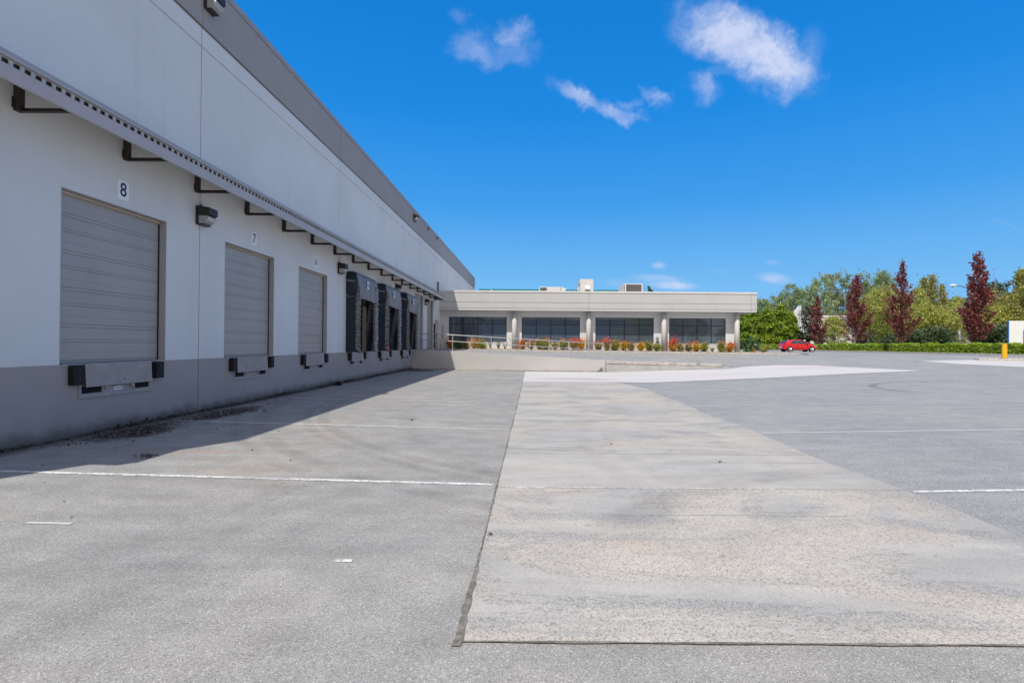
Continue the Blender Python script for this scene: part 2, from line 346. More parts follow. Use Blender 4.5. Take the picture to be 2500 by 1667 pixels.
    m['navy'] = paint('navy_black_vinyl', (.018, .026, .040), .42, .3, 3, streak=.3)
    m['vinyl'] = paint('grey_vinyl', (.215, .212, .215), .5, .14, 4, streak=.2)
    m['pleat'] = paint('worn_pleat_vinyl', (.31, .30, .29), .55, .35, 14)
    m['dark'] = paint('dark_interior', (.010, .010, .012), .9, .2)
    m['bronze'] = paint('lamp_bronze', (.030, .026, .026), .4, .1)
    m['plate'] = paint('leveler_steel', (.365, .34, .33), .55, .09, 5, streak=.08)
    m['rust'] = paint('rust', (.20, .085, .035), .9, .3, 30)
    m['signw'] = paint('sign_white', (.90, .90, .90), .4, .02)
    m['navyink'] = paint('navy_ink', (.015, .03, .10), .5, .02)
    m['galv'] = paint('galvanised_pipe', (.56, .55, .55), .4, .08, 6, metal=.35)
    m['card'] = paint('brown_board', (.15, .11, .075), .85, .25, 3)
    m['orange'] = paint('safety_orange', (.65, .20, .02), .6, .2, 20)
    m['unit'] = paint('rooftop_unit_paint', (.62, .60, .575), .5, .04, 2)
    m['grille'] = paint('coil_grille', (.10, .10, .10), .6, .1)
    m['teal'] = paint('teal_metal', (.004, .24, .27), .4, .05)
    m['bwhite'] = paint('far_white_wall', (.66, .655, .66), .8, .05, .3)
    m['bgrey'] = paint('far_grey_wall', (.36, .345, .33), .8, .06, .3)
    m['yellow'] = paint('bollard_yellow', (.82, .44, .010), .45, .09, 7, streak=.12)
    m['blue'] = paint('trim_blue', (.01, .14, .45), .4, .05)
    m['winframe'] = paint('window_frame', (.035, .05, .07), .4, .05)
    m['mull'] = paint('mullion_grey', (.016, .022, .032), .35, .05)
    t = NT('tinted_glass'); 
    n = t.noise(.7, 1, .4); t.bump(n, .035, .05); m['glass'] = t.done((.080, .108, .135), .015, 0, .95); t.p.inputs['Specular Tint'].default_value = (.78, .90, 1, 1)
    t.p.inputs['IOR'].default_value = 1.62
    t = NT('lamp_lens'); r = t.noise(40, 2, .4, stretch=(1, 1, .2)); m['lens'] = t.done(t.mix(r, (.50, .50, .48), (.28, .28, .27)), .12, 0, .8)
    t = NT('car_red'); m['car'] = t.done((.60, .004, .008), .22, 0, .6); t.p.inputs['Coat Weight'].default_value = .5; t.p.inputs['Coat Roughness'].default_value = .08
    t = NT('car_blue'); m['carb'] = t.done((.10, .14, .24), .3, 0, .6); t.p.inputs['Coat Weight'].default_value = .9
    t = NT('car_glass'); m['cglass'] = t.done((.03, .04, .05), .03, 0, .9)
    t = NT('alloy'); m['alloy'] = t.done((.66, .67, .70), .3, .6, .6)
    t = NT('lamp_red'); m['tail'] = t.done((.30, .01, .01), .15, 0, .8)
    t = NT('lamp_clear'); m['head'] = t.done((.7, .7, .72), .1, .2, .8)
    m['tyre'] = paint('tyre_rubber', (.018, .018, .02), .8, .1)
    m['bark'] = paint('bark', (.15, .115, .085), .9, .3, 5, bump=.5)
    m['birch'] = paint('birch_bark', (.42, .38, .34), .85, .35, 5)
    return m

def leafmat(name, a, b, c=None, trans=.3, hue=.5, zcol=None, zr=None):
    """leaf colours differ leaf by leaf and clump by clump"""
    t = NT(name); rnd = t.geo.outputs['Random Per Island']; cl = t.noise(1.1, 3, .6)
    col = t.mix(t.ramp(t.m('ADD', t.m('MULTIPLY', rnd, .6), t.m('MULTIPLY', cl, .6)), .35, .85), a, b)
    if c: col = t.mix(t.ramp(rnd, .86, .9), col, c)
    if zcol:
        z = t.sep(t.tc.outputs['Object'])[2]; k = t.m('ADD', z, t.m('MULTIPLY', t.m('SUBTRACT', rnd, .5), zr[2]))
        k = t.m('ADD', k, t.m('MULTIPLY', t.m('SUBTRACT', t.noise(4, 2, .5), .5), .35))
        col = t.mix(t.ramp(k, zr[0], zr[1]), col, zcol)
    t.put(t.p.inputs['Base Color'], col); t.p.inputs['Roughness'].default_value = .55; t.p.inputs['Specular IOR Level'].default_value = .35
    tr = t.N.new('ShaderNodeBsdfTranslucent'); t.K.new(col, tr.inputs[0])
    mx = t.N.new('ShaderNodeMixShader'); mx.inputs[0].default_value = trans
    t.K.new(t.p.outputs[0], mx.inputs[1]); t.K.new(tr.outputs[0], mx.inputs[2])
    t.K.new(mx.outputs[0], t.N['Material Output'].inputs[0]); return t.mat

MT = make_mats()
LF = {
 'red': leafmat('leaf_purple', (.17, .042, .042), (.33, .085, .078), (.52, .26, .23), .45),
 'cedar': leafmat('leaf_cedar', (.17, .27, .03), (.40, .52, .055), (.52, .64, .14), .45),
 'poplar': leafmat('leaf_poplar', (.24, .33, .14), (.38, .47, .23), (.50, .55, .33), .5),
 'poplar2': leafmat('leaf_poplar_tan', (.36, .36, .17), (.48, .46, .22), (.56, .52, .33), .5),
 'birch': leafmat('leaf_birch', (.36, .40, .07), (.55, .56, .14), (.62, .60, .26), .5),
 'olive': leafmat('leaf_olive', (.29, .30, .07), (.46, .43, .13), (.52, .46, .20), .45),
 'spruce': leafmat('leaf_spruce', (.05, .09, .045), (.11, .16, .07), (.16, .19, .09), .2),
 'pine': leafmat('leaf_pine', (.08, .095, .07), (.15, .17, .12), (.2, .2, .15), .2),
 'hedge': leafmat('leaf_hedge', (.22, .36, .025), (.44, .60, .035), (.75, .82, .36), .45),
 'rhodo': leafmat('leaf_rhodo', (.08, .19, .07), (.20, .34, .14), (.36, .46, .28), .3),
 'nan_o': leafmat('leaf_nandina_orange', (.50, .42, .05), (.80, .42, .03), (.80, .30, .04), .35, zcol=(.80, .17, .09), zr=(.55, .90, .35)),
 'nan_g': leafmat('leaf_nandina_green', (.22, .30, .07), (.42, .44, .10), (.60, .42, .12), .35, zcol=(.75, .24, .16), zr=(.66, .98, .3)),
 'nan_p': leafmat('leaf_nandina_pink', (.30, .29, .10), (.50, .36, .14), (.62, .42, .15), .35, zcol=(.78, .16, .17), zr=(.52, .85, .3)),
 'nan_r': leafmat('leaf_nandina_red', (.50, .30, .05), (.78, .28, .04), (.75, .46, .06), .35, zcol=(.72, .10, .08), zr=(.48, .85, .4)),
 'litter': leafmat('leaf_litter', (.05, .038, .032), (.15, .10, .08), (.36, .33, .31), .1),
 'weed': leafmat('leaf_weed', (.035, .035, .02), (.07, .068, .035), (.12, .11, .06), .2),
}
# ------------------------------------------------------------------ terrain
def lerp(a, b, t): return a+(b-a)*max(0., min(1., t))
def pl(x, pts):
    if x <= pts[0][0]: return pts[0][1]
    for (a, va), (b, vb) in zip(pts, pts[1:]):
        if x <= b: return va+(vb-va)*(x-a)/(b-a)
    return pts[-1][1]
CROSS = [(-7.45, 0), (-.41, -.14), (4.4, -.14), (36, .56), (60, .75)]
UP = [(-5, 1.10), (-1.5, 1.04), (20, .88), (41, .90), (60, .95)]
TOPW = [(-7.45, 1.15), (-5.0, 1.10), (4.55, .58), (4.6, .42), (11.9, .30), (13.0, .215)]
def low(x, y):
    s = .15*max(0, min(1, (x-4.4)/8.4)); return pl(x, CROSS)+s*max(0, min(1, (y-20)/13))
def hz(x, y):
    if y <= 33.02: return low(x, y)
    st = pl(x, TOPW) if x < 13 else low(x, 33)
    return lerp(st, pl(x, UP), (y-33)/8.9)
def grid(name, xs, ys, mat, dz=0, f=None):
    f = f or hz; vs = [(x, y, f(x, y)+dz) for y in ys for x in xs]; n = len(xs)
    fs = [(j*n+i, j*n+i+1, (j+1)*n+i+1, (j+1)*n+i) for j in range(len(ys)-1) for i in range(n-1)]
    o = M().add(vs, fs).build(name, mat, smooth=False); return tag(o, kind='structure')
def fr(a, b, s):
    n = max(1, int(round((b-a)/s))); return [a+(b-a)*i/n for i in range(n+1)]
GX = sorted(set([-1800, -400, -100, -30, -10, -7.45]+fr(-7.45, -.41, .5)+fr(-.41, 4.4, .5)+fr(4.4, 13, .43)+fr(13, 60, .5)+[80, 120, 300, 1800]))
GY = sorted(set([-1800, -300, -60, -20, -6]+fr(-2, 33.0, .5)+[33.04]+fr(33.5, 42, .5)+fr(42, 100, 4)+[150, 400, 2400]))
grid('asphalt_ground', GX, GY, MT['lot'])
# patch polygons as sheets: columns in x with lower and upper edge
def sheet(name, x0, x1, lo, up, mat, dz, step=.5, rows=6, jit=0, kind='structure', seed=1):
    rnd = random.Random(seed); xs = fr(x0, x1, step); vs = []; fs = []
    for x in xs:
        a = pl(x, lo)+rnd.uniform(-jit, jit); b = pl(x, up)+rnd.uniform(-jit, jit)
        for k in range(rows+1):
            y = a+(b-a)*k/rows; vs.append((x, y, hz(x, y)+dz))
    n = rows+1
    for i in range(len(xs)-1):
        for k in range(rows): fs.append((i*n+k, (i+1)*n+k, (i+1)*n+k+1, i*n+k+1))
    o = M().add(vs, fs).build(name, mat); tag(o, kind=kind); return o
def band(name, x0, x1, y0, y1, mat, dz, sx=.5, sy=.5):
    return grid(name, fr(x0, x1, sx), fr(y0, y1, sy), mat, dz)
ap = band('apron_pavement', -7.45, -.41, 3.05, 33.0, MT['apron'], .004)
band('front_pavement', -40, 14, -6, 3.05, MT['apron'], .004)
# concrete strip with a slightly uneven right edge
def strip():
    rnd = random.Random(4); ys = fr(3.05, 24.1, .35); vs = []; fs = []
    for j, y in enumerate(ys):
        e = 4.40+.05*math.sin(y*1.3)+rnd.uniform(-.02, .02)
        if y > 21: e -= (y-21)**1.5*.10
        if y < 5: e += (5-y)*.10
        cols = fr(-.41, 4.3, .45)[:-1]+[e] if e > 3.9 else [(-.41+(e+.41)*i/10) for i in range(11)]
        n0 = 12
        xs = [-.41+(e+.41)*i/(n0-1) for i in range(n0)]
        vs += [(x, y, hz(x, y)+.008) for x in xs]
    for j in range(len(ys)-1):
        for i in range(n0-1): fs.append((j*n0+i, j*n0+i+1, (j+1)*n0+i+1, (j+1)*n0+i))
    tag(M().add(vs, fs).build('concrete_strip', MT['strip']), kind='structure')
strip()
sheet('pale_driveway', -.41, 20.6, [(-.41, 24.0), (4.3, 24.1), (5.0, 23.66), (11.6, 25.1), (16.5, 26.8), (20.6, 27.95)],
      [(-.41, 32.98), (4.5, 32.98), (9.3, 32.4), (11.9, 32.3), (13.3, 33.4), (15.8, 34.1), (18.3, 33.4), (20.6, 27.96)], MT['pale'], .013)
def wedge(A, B, mat, dz, n=24, m=10):
    def along(P, t):
        k = t*(len(P)-1); i = min(len(P)-2, int(k)); u = k-i; return (P[i][0]+(P[i+1][0]-P[i][0])*u, P[i][1]+(P[i+1][1]-P[i][1])*u)
    vs = []
    for i in range(n+1):
        a_, b_ = along(A, i/n), along(B, i/n)
        for k in range(m+1): x, y = a_[0]+(b_[0]-a_[0])*k/m, a_[1]+(b_[1]-a_[1])*k/m; vs.append((x, y, hz(x, y)+dz))
    tag(M().add(vs, [(i*(m+1)+k, (i+1)*(m+1)+k, (i+1)*(m+1)+k+1, i*(m+1)+k+1) for i in range(n) for k in range(m)]).build('pale_driveway', mat), kind='structure')
wedge([(26.1, 35.7), (27.0, 31.8), (27.35, 29.5), (27.9, 25)], [(26.1, 35.72), (30.3, 36.5), (33, 35.7), (44, 33)], MT['pale'], .013)
def line(name, x0, x1, y, w, mat, dz=.009, dy=0):
    xs = fr(x0, x1, .5); vs = []; fs = []
    for i, x in enumerate(xs):
        yy = y+dy*(x-x0)
        vs += [(x, yy-w/2, hz(x, yy)+dz), (x, yy+w/2, hz(x, yy)+dz)]
    for i in range(len(xs)-1): fs.append((2*i, 2*i+2, 2*i+3, 2*i+1))
    return tag(M().add(vs, fs).build(name, mat), kind='structure')
for y, x0 in ((6.45, -7.2), (10.58, -7.1), (15.17, -7.0), (19.35, -6.9), (23.6, -6.6), (27.8, -6.4)):
    line('lane_line', x0, -.46, y, .085 if y < 12 else .065, MT['line'] if y < 16 else MT['faint'])
for y, x1, w in ((6.28, 22, .08), (10.40, 26, .075), (14.9, 20, .06), (19.6, 18, .08)):
    line('lane_line', 4.5, x1, y, w, MT['line'] if y < 7 else MT['faint'], .005)
line('lane_line', -.3, 2.9, 6.33, .028, MT['line'], .012)
line('lane_line', .9, 3.2, 5.35, .012, MT['faint'], .012)
line('paint_dash', -1.52, -1.38, 4.12, .05, MT['line']); line('paint_dash', -4.5, -4.1, 4.75, .05, MT['faint'])
# ragged dirt-filled joints round the strip
def joint():
    rnd = random.Random(9); b = M(); ys = fr(3.0, 24, .07); vs = []
    for y in ys:
        w = .013+.024*max(0, min(1, (5.2-y)/2.2))**1.6*(1+.25*math.sin(y*7)+.25*rnd.random())+.006*math.sin(y*2.3)
        vs += [(-.41-w*rnd.uniform(.5, 1.1), y, hz(-.41, y)+.0125), (-.41+w*rnd.uniform(.3, .8), y, hz(-.41, y)+.0125)]
    b.add(vs, [(2*i, 2*i+1, 2*i+3, 2*i+2) for i in range(len(ys)-1)])
    xs = fr(-.44, 5.2, .07); vs = []
    for x in xs:
        w = .013*(.8+.3*math.sin(x*7)+.3*rnd.random())
        vs += [(x, 3.05-w, hz(x, 3)+.0125), (x, 3.05+w*.6, hz(x, 3)+.0125)]
    b.add(vs, [(2*i, 2*i+2, 2*i+3, 2*i+1) for i in range(len(xs)-1)])
    tag(b.build('pavement_joint', MT['crack']), kind='structure')
    b = M(); xs = fr(4.36, 4.50, .07); vs = []
joint()
# ------------------------------------------------------------------ leaf helper
def leaf_mesh(name, P, size, mats, parent=None, seed=0, flat=0., long=1.6, up=0., extra=None, mi=0):
    """P: N x 3 leaf centres -> pointed four-sided leaves, optionally with extra wood geometry"""
    r = np.random.RandomState(seed); n = len(P)
    nr = r.normal(size=(n, 3)); nr[:, 2] = np.abs(nr[:, 2])*(1+up)+flat; nr /= np.linalg.norm(nr, axis=1)[:, None]
    a = np.cross(nr, r.normal(size=(n, 3))); a /= np.linalg.norm(a, axis=1)[:, None]; b = np.cross(nr, a)
    s = size*(.6+.8*r.rand(n))[:, None]
    V = np.stack([P-a*s*long*.5, P-b*s*.42-nr*s*.08, P+a*s*long*.5, P+b*s*.42-nr*s*.08], 1).reshape(-1, 3)
    me = bpy.data.meshes.new(name); me.vertices.add(4*n); me.vertices.foreach_set('co', V.ravel())
    me.loops.add(4*n); me.loops.foreach_set('vertex_index', np.arange(4*n)); me.polygons.add(n)
    me.polygons.foreach_set('loop_start', np.arange(0, 4*n, 4)); me.polygons.foreach_set('loop_total', np.full(n, 4))
    me.materials.append(mats); me.update(calc_edges=True); me.validate()
    o = bpy.data.objects.new(name, me); COL.objects.link(o)
    if parent: o.parent = parent
    return o
def tree(name, label, cat, x, y, h, r, shape, leaf, n, size, asc=.6, nb=60, t0=.12, seed=0, bark='bark', group=None, sig=.12, droop=0,
         lean=0, z0=None, twig=.0, curve=.0, trunk=1., fill=.3, up=0, flat=0, stems=1, tk=1):
    R = np.random.RandomState(seed); z = hz(x, y) if z0 is None else z0
    root = thing(name, label, cat, (x, y, z-.02), R.rand()*6.28, group)
    wood = M(); tr = max(.05, h*.011)*trunk; axes = []
    for s_ in range(stems):
        ph = R.rand()*6.28; off = 0 if stems == 1 else r*.35
        path = []
        for k in range(7):
            t = k/6; wob = h*.012*math.sin(3*t*2+ph)
            path.append((math.cos(ph)*off*t**.8+wob+lean*t*h, math.sin(ph)*off*t**.8+wob*.6, h*.97*t*(1 if s_ == 0 else R.uniform(.75, .97))))
        wood.tube(path, [tr*(1-.85*k/6) for k in range(7)], 7); axes.append(path)
    pts = []; per = max(4, n//nb)
    for i in range(nb):
        path = axes[i % stems]; t = t0+(1-t0)*((i+R.rand()*.8)/nb); t = min(t, .985)
        q = t*6; k = min(5, int(q)); a = np.array(path[k]); b = np.array(path[k+1]); o = a+(b-a)*(q-k)
        az = i*2.39996+R.normal()*.4; ln = r*shape(t)*R.uniform(.68, 1.12)
        el = asc+R.normal()*.12; d = np.array([math.cos(az)*math.cos(el), math.sin(az)*math.cos(el), math.sin(el)])
        ln = ln/max(.25, math.cos(el)) if el < 1.3 else ln
        e = o+d*ln; mid = o+d*ln*.5; e[2] += -droop*ln+curve*ln; mid[2] -= droop*ln*.2
        if h-e[2] < 0: e[2] = h
        wood.tube([tuple(o), tuple(mid), tuple(e)], [tr*.30*(1-t*.5), tr*.2*(1-t*.5), tr*.05], 4, caps=False)
        m_ = max(3, int(per*(.35+1.1*shape(t))))
        u = 1-(1-fill)*R.rand(m_)**1.0*(R.rand(m_)**.35); u = np.clip(fill+(1-fill)*R.beta(1.5, 1.1, m_), .05, 1.03)
        base = np.where(u[:, None] < .5, o+(mid-o)*(u[:, None]*2), mid+(e-mid)*(u[:, None]*2-1))
        sg = max(size*.8, sig*r)*(.45+.75*(1-np.abs(u-.6)))[:, None]
        pts.append(base+R.normal(size=(m_, 3))*sg*np.array([1, 1, .8]))
        nt = 3
        for _ in range(int(twig)):      # sprays standing out of the outline
            v = R.uniform(.4, 1); bs = mid+(e-mid)*v; td = d+R.normal(size=3)*.5; td /= np.linalg.norm(td); tl = ln*.35*R.uniform(.5, 1)
            ee = bs+td*tl; wood.tube([tuple(bs), tuple(ee)], [tr*.06, tr*.03], 3, caps=False)
            w = R.rand(10)[:, None]; pts.append(bs+(ee-bs)*w+R.normal(size=(10, 3))*size*.6)
    P = np.concatenate(pts); P = P[P[:, 2] > .15]
    if tk < 1: P = P[(R.rand(len(P)) < tk+(1-tk)*np.clip(1.6-P[:, 2]/h*1.6, 0, 1))]
    wood.build('trunk', MT[bark], root, smooth=True)
    leaf_mesh('crown', P, size, LF[leaf], root, seed, up=up, flat=flat)
    return root
def shrub(name, label, cat, x, y, w, h, leaf, seed, group=None, n=650, size=.07, z0=None, lobes=9, yv=1.0):
    R = np.random.RandomState(seed); z = hz(x, y) if z0 is None else z0
    root = thing(name, label, cat, (x, y, z-.01), 0, group); pts = []; st = M()
    for k in range(lobes):
        az = k*2.4+R.rand(); rr = w*.5*R.uniform(.25, .95); zz = h*R.uniform(.30, .95)*(1-.25*(rr/(w*.5))**2); top = np.array([math.cos(az)*rr*.75, math.sin(az)*rr*.75*yv, zz])
        st.tube([(math.cos(az)*.03, math.sin(az)*.03, 0), tuple(top*np.array([.5, .5, .55])), tuple(top)], [.012, .009, .004], 4, caps=False)
        m = n//lobes; q = R.rand(m)**.6
        pts.append(np.array([0, 0, h*.12])+(top-np.array([0, 0, h*.12]))*q[:, None]+R.normal(size=(m, 3))*np.array([w*.13, w*.13*yv, h*.08])*(.4+.8*q[:, None]))
    P = np.concatenate(pts); P[:, 2] = np.clip(P[:, 2], .04, h*1.08)
    st.build('stem', MT['bark'], root); leaf_mesh('foliage', P, size, LF[leaf], root, seed, up=.4); return root

def bw(b, name, mats, root, parent=None, **k):
    """build from world coordinates under an unrotated root"""
    lx, ly, lz = root.location; b.v = [(p[0]-lx, p[1]-ly, p[2]-lz) for p in b.v]
    return b.build(name, mats, parent or root, **k)
def text_mesh(name, body, size, mat, parent, loc, rot, ext=.002, bold=0, align='CENTER', sx=1.0):
    c = bpy.data.curves.new(name, 'FONT'); c.body = body; c.size = size; c.extrude = ext; c.offset = bold
    c.align_x = align; c.align_y = 'CENTER'
    o = bpy.data.objects.new('t', c); COL.objects.link(o); dg = bpy.context.evaluated_depsgraph_get()
    me = bpy.data.meshes.new_from_object(o.evaluated_get(dg)); bpy.data.objects.remove(o); me.materials.clear(); me.materials.append(mat)
    t = bpy.data.objects.new(name, me); COL.objects.link(t); t.parent = parent; t.location = loc; t.rotation_euler = rot; t.scale = (sx, 1, 1)
    return t
WX = -7.45
# ================================================================== warehouse
wh = thing('warehouse', 'long pale warehouse with taupe base band and roof band along the loading apron', 'warehouse', (-27, 34, 0))
Y0, Y1 = 3.4, 68.15
JT = [11.86, 20.40, 28.93, 37.42, 46.0, 54.5, 63.0]
OPEN = [(8.37, 10.78, 1.19, 4.0), (12.84, 15.28, 1.19, 4.0), (16.90, 19.25, 1.19, 4.0), (21.28, 23.70, 1.19, 4.0), (25.50, 27.92, 1.19, 4.0), (29.86, 32.28, 1.19, 4.0),
        (33.65, 36.15, 1.19, 4.76), (37.50, 39.80, 1.19, 4.72)]
def wall_panel(b, y0, y1, z0, z1, ops, x=WX, th=.22):
    ops = sorted(o for o in ops if o[0] >= y0-.01 and o[1] <= y1+.01 and o[2] < z1 and o[3] > z0); y = y0
    for o in ops:
        if o[0] > y: b.box(x-th, x, y, o[0], z0, z1)
        if o[3] < z1: b.box(x-th, x, o[0], o[1], o[3], z1)
        if o[2] > z0: b.box(x-th, x, o[0], o[1], z0, o[2])
        y = o[1]
    if y < y1: b.box(x-th, x, y, y1, z0, z1)
E_ = [Y0]+JT+[Y1]; wl = M(); bb = M(); pp = M(); gg = M()
for a, c in zip(E_, E_[1:]):
    a2 = a+(.012 if a != Y0 else 0); c2 = c-(.012 if c != Y1 else 0)
    wall_panel(wl, a2, c2, 1.19, 8.155, OPEN); wl.box(WX-.22, WX, a2, c2, 8.182, 8.585)
    bb.box(WX-.22, WX, a2, c2, -.6, 1.19); pp.box(WX-.22, WX+.022, a2, c2, 8.635, 9.80); pp.box(WX-.22, WX+.008, a2, c2, 8.585, 8.602)
for j in JT: bw(M().box(WX-.20, WX-.010, j-.011, j+.011, -.6, 9.79), 'panel_joint', MT['groove'], wh)
tn = M()
for a, c in zip(E_, E_[1:]): tn.box(WX-.20, WX-.014, a+.013, c-.013, 8.156, 8.181)
gr_ = M()
for a, c in zip(E_, E_[1:]): gr_.box(WX-.20, WX-.02, a+.013, c-.013, 8.603, 8.634)
bw(wl, 'wall', MT['white'], wh); bw(bb, 'base_band', MT['band'], wh); bw(pp, 'parapet_band', MT['taupe'], wh)
bw(tn, 'wall_reveal', MT['tan'], wh); bw(gr_, 'band_reveal', MT['brown'], wh)
cp = M(); y = Y0-.03
while y < Y1:
    e = min(y+3.05, Y1+.03); cp.box(WX-.30, WX+.045, y+.002, e-.004, 9.806, 9.965); y = e
cp.box(-47.03, WX-.30, Y0-.03, Y0+.25, 9.806, 9.965)
bw(cp, 'coping', MT['wcoping'], wh)
sh = M(); sh.box(-47, WX-.22, Y0, Y0+.22, -.6, 9.80); sh.box(-47, WX-.22, Y1-.22, Y1, -.6, 9.80); sh.box(-47, -46.8, Y0+.22, Y1-.22, -.6, 9.80)
bw(sh, 'side_wall', MT['white'], wh); bw(M().box(-46.8, WX-.22, Y0+.22, Y1-.22, 9.3, 9.4), 'roof', MT['conc'], wh)
bw(M().box(-46.8, WX-.75, Y0+.22, Y1-.22, 1.0, 1.18), 'floor', MT['conc'], wh)
# canopy
CY0, CY1, CX = 4.27, 40.53, -6.65
cn = bw(M().prism([(CX-.045, 4.86), (CX, 4.86), (CX, 5.055), (CX-.045, 5.055)], 'y', CY0, CY1), 'canopy', MT['canopyf'], wh)
# ribbed deck: flutes run from the wall down to the fascia, open ends towards the yard
dk = M(); pit = .152; n = int((CY1-CY0)/pit)
def slope(x): return 5.060+(CX+.03-x)*.40/.78
prof = []
for i in range(n+1):
    y = CY0+i*pit
    prof += [(y, .004), (y+.062, .004), (y+.076, .044), (y+.138, .044)]
prof = [p for p in prof if p[0] < CY1-.01]
xs = (CX-.055, WX+.004)
vs = []
for x in xs:
    for (y, dz) in prof: vs.append((x, y, slope(x)+dz))
k = len(prof); dk.add(vs, [(i, i+1, k+i+1, k+i) for i in range(k-1)])
deck = bw(dk, 'roof_deck', MT['deck'], wh, cn)
te = M(); y = CY0
while y < CY1-.08: te.box(CX-.012, CX+.004, y, y+.056, 5.056, 5.116); y += pit
te.box(CX-.012, CX+.004, CY0, CY1, 5.116, 5.130)
bw(te, 'deck_edge', MT['deck'], wh, cn)
bw(M().box(CX-.05, CX-.030, CY0, CY1, 5.056, 5.118), 'flute_shade_strip', MT['brown'], wh, cn)  # dark strip painting in the shade under the deck ribs
cap = M().prism([(CX+.045, 5.139), (WX+.004, 5.139+.43), (WX+.004, 5.153+.43), (CX+.045, 5.153)], 'y', CY0, CY1)
cap.box(CX+.012, CX+.046, CY0, CY1, 5.131, 5.137)
bw(cap, 'roof_sheet', MT['deck'], wh, cn)
fl = M().box(WX+.001, WX+.02, CY0, CY1, 5.58, 5.66); bw(fl, 'wall_flashing', MT['canopyf'], wh, cn)
ec = M()
for y in (CY0-.006, CY1): bw(M().prism([(WX+.004, 4.87), (CX-.002, 4.87), (CX-.002, 5.07), (WX+.004, 5.50)], 'y', y, y+.006), 'end_panel', MT['canopyf'], wh, cn)
by = 7.63
ks = [by+2.042*i for i in range(-1, 17)]
for y in ks:
    b = M(); b.box(WX+.002, WX+.075, y-.05, y+.05, 4.86, 5.42)            # upright on the wall
    b.box(WX+.075, CX-.046, y-.012, y+.05, 4.86, 4.872); b.box(WX+.075, CX-.046, y+.038, y+.05, 4.872, 4.93)   # angle arm
    b.prism([(WX+.075, 5.40), (CX-.05, 5.00), (CX-.05, 5.055), (WX+.075, 5.455)], 'y', y-.02, y+.02)
    b.box(WX+.001, WX+.012, y-.075, y+.075, 4.90, 5.05)
    bw(b, 'bracket', MT['brown'], wh, cn)
# sectional doors
def sect_door(y0, y1, z0, z1, x, root, parent=None, sec=.60):
    b = M(); prof = []; z = z1; pat = [(0, 1), (.055, 1), (.18, .35), (.355, 1), (.40, .7)]
    gs = []
    zz = z0
    while zz < z1:
        for dz, dp in pat:
            if z0+.02 < zz+dz < z1-.02: gs.append((zz+dz, dp))
        zz += sec
    P = [(x, z0)]
    for g, dp in gs: P += [(x, g-.006), (x-.011*dp, g-.002), (x-.011*dp, g+.003), (x+.001, g+.007)]
    P.append((x, z1))
    P2 = P+[(x-.05, z1), (x-.05, z0)]
    b.prism(P2, 'y', y0, y1)
    d = bw(b, 'dock_door', MT['door'], root, parent)
    s = M(); s.box(x-.01, x+.012, y0+.002, y1-.002, z0-.001, z0+.0125)       # bottom seal
    s.box(x+.001, x+.022, y1-.022, y1-.001, z0+.022, z1-.04); s.box(x+.001, x+.010, y0+.001, y0+.012, z0+.022, z1-.04)
    bw(s, 'door_seal', MT['black'], root, d)
    h = M(); h.box(x+.001, x+.055, y0+.001, y1-.023, z1-.055, z1-.012); bw(h, 'door_header', MT['tan'], root, d)
    return d
for i, (a, c, z0, z1) in enumerate(OPEN):
    d = sect_door(a+.004, c-.004, z0+.002, z1-.004, WX-.15, wh)
    if i == 7:
        bw(M().box(WX-.149, WX-.143, 38.1, 38.28, 2.78, 2.92), 'notice', MT['signw'], wh, d)
    j = M().box(WX-.14, WX+.004, c-.010, c-.001, z0+.004, z1-.012).box(WX-.14, WX+.004, a+.001, a+.010, z0+.004, z1-.012).box(WX-.14, WX+.004, a+.0101, c-.0101, z1-.011, z1-.002)
    bw(j, 'door_jamb', MT['jamb'], wh, d)
    if i < 6: bw(M().box(WX+.001, WX+.012, a+.05, c-.03, 1.145, 1.205), 'dock_edge_angle', MT['plate'], wh, d)
# entrance door in the corner
md = bw(M().box(WX+.001, WX+.03, 40.66, 41.55, 1.20, 3.33), 'door', MT['door'], wh)
bw(M().box(WX+.002, WX+.045, 40.60, 40.66, 1.20, 3.39).box(WX+.002, WX+.045, 41.55, 41.61, 1.20, 3.39).box(WX+.002, WX+.045, 40.66, 41.55, 3.33, 3.39), 'door_frame', MT['jamb'], wh, md)
bw(M().box(WX+.031, WX+.036, 40.82, 41.1, 2.72, 2.82).box(WX+.031, WX+.036, 40.8, 41.2, 2.42, 2.62).box(WX+.031, WX+.036, 41.2, 41.35, 2.86, 2.98), 'door_notice', MT['signw'], wh, md)
bw(M().box(WX+.031, WX+.036, 40.9, 41.3, 2.20, 2.36), 'door_window', MT['dark'], wh, md)
bw(M().tube([(WX+.03, 40.75, 2.12), (WX+.09, 40.75, 2.12), (WX+.09, 40.87, 2.12)], .012), 'handle', MT['galv'], wh, md)
bw(M().box(WX+.002, WX+.10, 40.02, 40.20, 1.20, 3.05), 'door_guard', MT['bronze'], wh)
bw(M().box(WX+.002, WX+.16, 41.25, 41.42, 5.55, 6.35), 'downspout', MT['vinyl'], wh)

